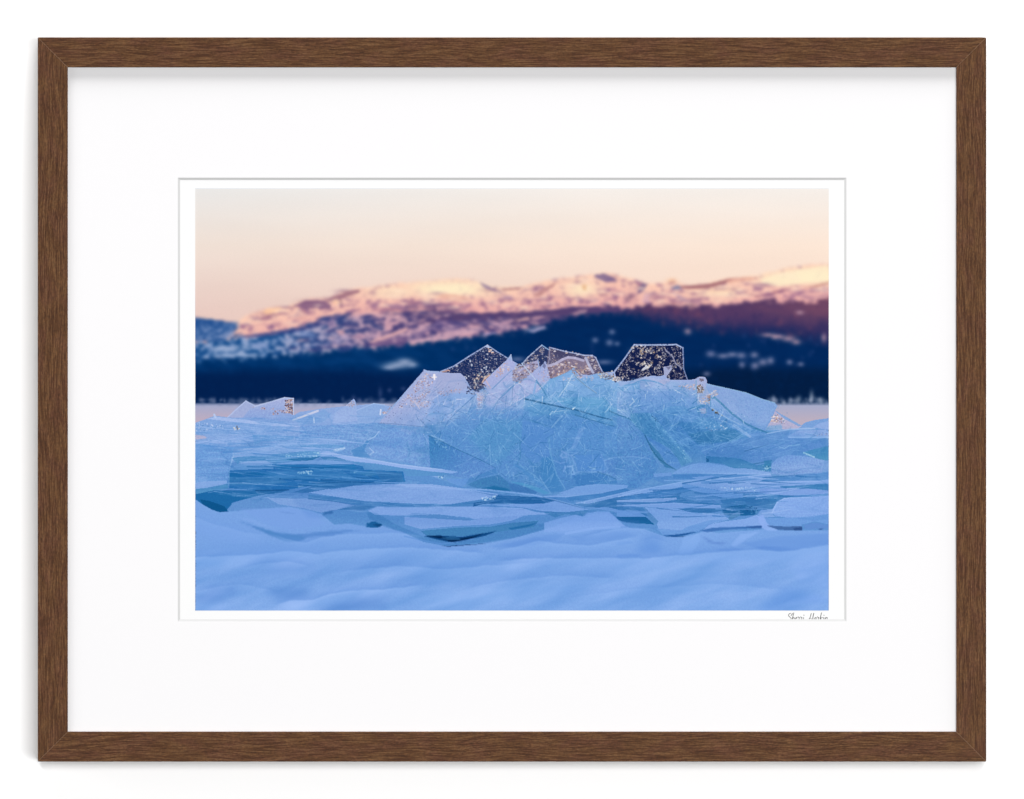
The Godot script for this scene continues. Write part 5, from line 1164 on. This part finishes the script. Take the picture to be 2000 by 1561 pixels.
	# bright edges and glints
	var edges := [
		[m, [500, 836, 760, 842, 1200, 890, 1290, 910, 1500, 965, 1640, 1008], "93b6ec", 3.4, 0.9], [m, [0, 806, 250, 811, 520, 840, 700, 862, 860, 886], "9dbcf0", 2.0, 0.6],
		[l, [1190, 35, 1330, 35, 1700, 92, 2000, 142, 2330, 178], "a9c3f0", 2.6, 0.8], [m, [1600, 968, 1900, 902, 2160, 842], "9fbdf0", 2.4, 0.7], [m, [1300, 905, 1500, 908, 1850, 872], "9fbdf0", 2.0, 0.6],
		[r, [10, 432, 300, 350, 590, 296], "a3c0f2", 2.2, 0.7], [r, [520, 218, 900, 212, 1430, 222], "9ebcee", 2.0, 0.6], [r, [600, 296, 1000, 262, 1430, 220], "a3c0f0", 2.2, 0.7], [r, [0, 468, 550, 442], "9cbaec", 2.0, 0.6],
		[r, [1445, 580, 1490, 484, 1560, 445, 1800, 434], "a0bff4", 2.6, 0.7], [r, [1330, 300, 1890, 286], "9ebcf0", 2.2, 0.7], [l, [340, 350, 345, 200, 370, 60], "8fb6e6", 2.0, 0.6], [r, [0, 515, 530, 492, 960, 512], "98b8ee", 2.0, 0.6],
		[l, [590, 372, 900, 368], "14508a", 2.4, 0.7], [l, [1080, 450, 1300, 470, 1520, 510], "2f6eae", 2.0, 0.6], [m, [1290, 912, 1500, 968, 1640, 1008], "2f68a4", 1.8, 0.6], [l, [1640, 240, 1800, 290, 1980, 292], "2a6aa6", 2.2, 0.6],
		[r, [280, 440, 560, 402], "2f70ae", 2.2, 0.6], [r, [560, 405, 690, 372], "3173b0", 2.0, 0.6]]
	for k in edges:
		stroke(k[0].call(k[1]), k[3], Color(k[2]), k[4], 0.7, 0.3)
	specks(l.call([860, 40, 1180, 15, 1190, 55, 870, 65]), 70, [Color("a3cdec"), Color("7fb4e2")], 0.8, 2.4, 0.7)
	specks(l.call([980, 195, 1130, 190, 1120, 220, 980, 222]), 60, [Color("9fc9ea"), Color("c3def4")], 0.7, 1.8, 0.55)
	stroke(l.call([990, 337, 1035, 334]), 3.0, Color("bcd4f0"), 0.8, 0.3)
	stroke(l.call([1510, 205, 1530, 198]), 3.0, Color("c3def4"), 0.8)
	specks(m.call([720, 915, 860, 890, 850, 930, 730, 945]), 40, [Color("a9cdf2"), Color("d6e8fa")], 0.8, 2.0, 0.7)
	specks(r.call([950, 345, 1300, 342, 1300, 378, 1000, 372]), 110, [Color("a9caf2"), Color("d3e6fa"), Color("86b0e6")], 0.6, 1.8, 0.6)
	specks(r.call([1200, 510, 1330, 540, 1290, 600, 1200, 560]), 50, [Color("174f84"), Color("5a94c4")], 0.8, 2.0, 0.7)
	specks(m.call([1660, 960, 2000, 890, 2000, 915, 1700, 985]), 60, [Color("aecdf4"), Color("6d9ed8")], 0.6, 1.6, 0.6)
	specks(l.call([1080, 400, 2000, 320, 2800, 410, 2300, 480]), 160, [Color("9dbcf0"), Color("7aa0dc")], 0.5, 1.2, 0.5)
	specks(m.call([0, 1010, 1300, 1010, 1300, 1100, 0, 1100]), 110, [Color("9dbcf0"), Color("7aa0dc")], 0.5, 1.2, 0.5)


func lay_snow() -> void:
	# blown snow in front, out of focus: [outline, ink, strength, softness]
	var l := func(p): return places(375.0, 880.0, 0.21, p)
	var r := func(p): return places(1205.0, 880.0, 0.21, p)
	fill(l.call([30, 462, 100, 505, 180, 550, 260, 578, 480, 555, 700, 542, 900, 525, 1080, 555, 1200, 590, 1320, 690, 1460, 680, 1640, 712, 1760, 700, 1830, 725, 1960, 760, 2150, 850, 2380, 895, 2700, 870, 2980, 820, 3340, 720, 3590, 620, 3640, 660, 3700, 600, 3780, 590, 3860, 580, 3920, 610, 3990, 690, 4080, 720, 4200, 730, 4400, 800, 4560, 805, 4700, 775, 4760, 745, 4900, 770, 5100, 750, 5300, 735, 5400, 720, 5480, 745, 5924, 745, 5924, 1524, 30, 1524]), Color("7aa5e4"), 1.0, 1, 0.03, Color("7faae8"), Vector2(0, 660), Vector2(0, 825))
	var fields := [
		# hollows
		[[440, 655, 560, 700, 800, 768, 960, 782, 1080, 770, 1300, 748, 1560, 740, 1300, 790, 1060, 810, 1000, 850, 880, 850, 700, 780], "5487cc", 0.75, 2],
		[[560, 700, 800, 770, 1000, 790, 1060, 820, 980, 845, 860, 835, 700, 775], "4a85c4", 0.6, 2],
		[[780, 565, 900, 572, 980, 590, 880, 590], "5b86c6", 0.6, 1], [[1210, 582, 1300, 558, 1310, 582, 1230, 600], "3a70b0", 0.9, 1],
		[[1615, 685, 1690, 655, 1775, 695, 1710, 722, 1640, 718], "185c98", 0.95, 1], [[1700, 680, 1770, 692, 1740, 712, 1700, 706], "0a3f74", 0.8, 1],
		[[30, 900, 400, 870, 900, 880, 1300, 850, 1200, 930, 700, 960, 30, 960], "6b9ae0", 0.5, 3], [[740, 1040, 900, 1010, 1150, 1050, 1200, 1110, 1000, 1160, 600, 1180, 400, 1180, 700, 1120], "6f9ce0", 0.7, 3],
		[[700, 1290, 900, 1290, 1120, 1320, 1050, 1390, 900, 1410, 760, 1390], "5e8fd6", 0.9, 3], [[30, 1340, 200, 1270, 400, 1270, 420, 1330, 250, 1400, 30, 1440], "6593da", 0.8, 3],
		[[1140, 1480, 1300, 1430, 1500, 1370, 1700, 1340, 1850, 1390, 1800, 1440, 1500, 1490, 1200, 1524], "6391d8", 0.8, 3], [[1250, 990, 1600, 980, 1900, 940, 2100, 980, 1900, 1040, 1500, 1040], "6d9ce0", 0.6, 3],
		[[2000, 1200, 2100, 1120, 2500, 1180, 2900, 1120, 3000, 1180, 2600, 1240, 2100, 1260], "6f9fe2", 0.6, 3], [[2900, 880, 3000, 850, 3200, 800, 3300, 850, 3100, 900], "6d9ade", 0.7, 2],
		[[3500, 800, 3800, 760, 4000, 750, 4100, 780, 3900, 830, 3600, 850], "6f9ce0", 0.6, 2], [[2760, 890, 3000, 850, 3300, 790, 3500, 760, 3400, 830, 3100, 890, 2850, 910], "6a99de", 0.6, 2],
		# brighter crests
		[[30, 640, 260, 690, 520, 760, 700, 830, 400, 850, 30, 800], "7da6ea", 0.5, 3], [[30, 980, 400, 970, 900, 940, 1200, 980, 900, 1010, 600, 1040, 30, 1080], "83afee", 0.7, 3],
		[[1200, 900, 1700, 900, 2000, 920, 1700, 960, 1300, 970], "80ace8", 0.6, 3], [[800, 1440, 950, 1400, 1150, 1420, 1100, 1500, 850, 1510], "8fb6f2", 0.9, 3], [[1100, 1400, 1400, 1330, 1800, 1300, 1700, 1340, 1300, 1420], "86b0ee", 0.8, 3],
		[[30, 1460, 300, 1440, 380, 1524, 30, 1524], "84aeee", 0.7, 3], [[450, 550, 900, 530, 1150, 590, 1250, 690, 900, 740, 700, 690], "7ba3e6", 0.6, 2], [[420, 620, 560, 640, 800, 740, 600, 690], "84abea", 0.6, 2],
		[[3400, 720, 3600, 640, 3900, 600, 3980, 700, 3700, 760, 3400, 790], "83abea", 0.6, 2], [[1950, 1060, 2300, 1020, 2900, 1060, 2700, 1120, 2100, 1110], "82aeec", 0.6, 3], [[2000, 1380, 2600, 1300, 3200, 1260, 3800, 1290, 3000, 1400, 2200, 1490], "82aeec", 0.6, 3]]
	for f in fields:
		fill(l.call(f[0]), Color(f[1]), f[2] * (0.8 if f[3] > 2 else 1.0), f[3] + (1 if f[3] > 2 else 0), 0.0, null, Vector2.ZERO, Vector2.ZERO, 6.0)
	var right := [
		[[190, 935, 230, 855, 330, 820, 410, 870, 430, 950, 320, 960, 230, 968], "6797de", 0.9, 3], [[1150, 862, 1250, 850, 1500, 800, 1970, 770, 1970, 870, 1800, 890, 1700, 920, 1500, 935, 1300, 912], "6f9ce0", 0.85, 2],
		[[1290, 912, 1500, 932, 1700, 922, 1560, 905, 1360, 890], "5d8cd6", 0.7, 2], [[780, 790, 900, 850, 1020, 860, 980, 880, 860, 860], "668fd4", 0.8, 2], [[900, 920, 1100, 905, 1200, 935, 1000, 945], "6b98de", 0.7, 2],
		[[0, 970, 160, 960, 250, 985, 0, 1000], "6a99e0", 0.7, 2], [[0, 850, 120, 840, 160, 860, 0, 890], "6c9be0", 0.6, 2], [[1550, 1280, 1850, 1330, 1970, 1370, 1900, 1430, 1500, 1480, 1300, 1500, 1400, 1400], "6f9ee6", 0.7, 3],
		[[620, 800, 760, 770, 780, 830, 700, 960, 560, 960, 600, 880], "86b0ee", 0.7, 2], [[1060, 880, 1150, 780, 1340, 750, 1200, 830, 1100, 900], "8db3f0", 0.8, 2], [[1310, 610, 1360, 600, 1400, 680, 1440, 720, 1400, 745, 1340, 720], "8fb0f0", 0.9, 1],
		[[1390, 730, 1430, 705, 1480, 715, 1490, 745, 1400, 750], "8db2f0", 0.9, 1], [[800, 1000, 1400, 940, 1970, 900, 1970, 1000, 1300, 1010, 900, 1060], "88b1f0", 0.6, 3], [[1600, 1050, 1970, 1000, 1970, 1300, 1700, 1240], "88aff0", 0.6, 3],
		[[0, 1060, 400, 1010, 600, 1030, 300, 1090, 0, 1120], "80aceb", 0.6, 3], [[300, 1060, 800, 1060, 1100, 1200, 600, 1340, 200, 1250], "7aa8e6", 0.5, 3],
		# dark slits under the plates
		[[430, 792, 560, 782, 760, 752, 650, 785, 560, 803, 470, 802], "24599c", 0.95, 1], [[770, 745, 900, 718, 1100, 712, 1340, 700, 1350, 718, 1000, 738, 840, 762], "3b6db2", 0.85, 1], [[1200, 712, 1345, 702, 1350, 722, 1250, 722], "33599a", 0.7, 1],
		[[1385, 698, 1550, 708, 1720, 706, 1725, 740, 1640, 745, 1500, 738], "40659f", 0.85, 1], [[1640, 725, 1725, 712, 1722, 742, 1650, 744], "2a4c86", 0.8, 1], [[1865, 728, 1930, 722, 1900, 740], "2c5290", 0.8, 1],
		[[1740, 690, 1850, 670, 1970, 700, 1970, 725, 1750, 735], "658fd4", 0.7, 1]]
	for f in right:
		fill(r.call(f[0]), Color(f[1]), f[2] * (0.8 if f[3] > 2 else 1.0), f[3] + (1 if f[3] > 2 else 0))
	for k in [
		[[381, 1087, 459, 1085, 522, 1081, 564, 1075, 595, 1079, 640, 1086], 44.0, 0.5, 0.35], [[600, 1083, 669, 1075, 732, 1071, 800, 1069, 880, 1074, 960, 1082], 46.0, 0.45, 0.4], [[520, 1040, 560, 1052, 595, 1060, 627, 1049, 690, 1042, 780, 1041, 840, 1046], 26.0, 0.45, 0.3],
		[[530, 1184, 549, 1178, 566, 1172, 606, 1172, 648, 1159, 690, 1153, 760, 1150, 840, 1140], 30.0, 0.6, 0.45], [[381, 1155, 420, 1147, 470, 1141, 520, 1150, 545, 1158], 26.0, 0.35, 0.2], [[640, 1121, 700, 1112, 790, 1105, 860, 1112, 960, 1104, 1060, 1096], 40.0, 0.4, 0.3],
		[[960, 1078, 999, 1069, 1052, 1056, 1101, 1062, 1148, 1065, 1216, 1053, 1262, 1044], 40.0, 0.5, 0.4], [[1130, 1050, 1170, 1040, 1216, 1031, 1268, 1031, 1290, 1040], 20.0, 0.5, 0.25], [[960, 1096, 1030, 1091, 1100, 1090, 1170, 1090, 1260, 1090, 1330, 1084, 1402, 1078, 1476, 1073, 1526, 1078, 1572, 1071, 1619, 1064], 60.0, 0.45, 0.45],
		[[1240, 1070, 1256, 1056, 1275, 1051, 1300, 1058, 1315, 1072], 10.0, 0.1, 0.4], [[1330, 1068, 1362, 1040, 1420, 1036, 1470, 1034], 22.0, 0.4, 0.1], [[381, 1010, 420, 1024, 480, 1040, 530, 1046], 30.0, 0.3, 0.15], [[900, 1150, 1000, 1132, 1100, 1124, 1220, 1130], 50.0, 0.3, 0.3],
		[[1100, 1168, 1240, 1150, 1400, 1140, 1540, 1152], 44.0, 0.25, 0.2], [[460, 1110, 520, 1100, 560, 1096, 620, 1108], 24.0, 0.2, 0.35]]:
		drift(k[0], k[1], k[2], k[3])
	# wind ripples
	var ripple := noise_of(61, 1.0, 3)
	for y in range(660, PH):
		var strength := 0.085 * smoothstep(690.0, 740.0, y)
		for x in PW:
			var g := 1.0 + strength * ripple.get_noise_2d((x + 1.2 * y) * 0.007, (y + 0.16 * x) * 0.017)
			var i := y * PW + x
			ink[i] = Color(ink[i].r * g * g, ink[i].g * g, ink[i].b * (0.5 + 0.5 * g))
	# black gap under the middle plate
	var m := func(p): return places(790.0, 780.0, 0.21, p)
	fill(m.call([180, 1272, 330, 1268, 530, 1282, 640, 1262, 760, 1244, 860, 1225, 760, 1268, 640, 1295, 560, 1318, 460, 1334, 380, 1322, 280, 1300]), Color("0e4580"), 0.95, 1)
	fill(m.call([200, 1272, 340, 1272, 430, 1300, 540, 1290, 640, 1275, 730, 1250, 640, 1290, 520, 1322, 440, 1330, 360, 1302]), Color("04244e"), 0.85, 1)
	fill(m.call([330, 1290, 460, 1275, 530, 1300, 500, 1312, 400, 1310]), Color("2a6498"), 0.7, 1)
	stroke(m.call([0, 1275, 150, 1310, 330, 1345, 450, 1335, 640, 1300]), 3.0, Color("5f93d8"), 0.5)
	fill(m.call([960, 1200, 1100, 1175, 1240, 1150, 1160, 1185, 1000, 1215]), Color("1f66a4"), 0.8, 1)
	# snowy rise beside it
	fill(m.call([1300, 1150, 1450, 1105, 1600, 1075, 1660, 1095, 1700, 1060, 1790, 1045, 1900, 1042, 1990, 1120, 2050, 1180, 1700, 1210, 1300, 1240]), Color("84abea"), 0.85, 1, 0.03)
	fill(m.call([1960, 1085, 2060, 1120, 2180, 1130, 2190, 1160, 2060, 1145, 1990, 1125]), Color("2c6aa8"), 0.85, 1)
	stroke(m.call([1500, 1250, 1750, 1205, 2000, 1190]), 5.0, Color("8eb4f2"), 0.5)
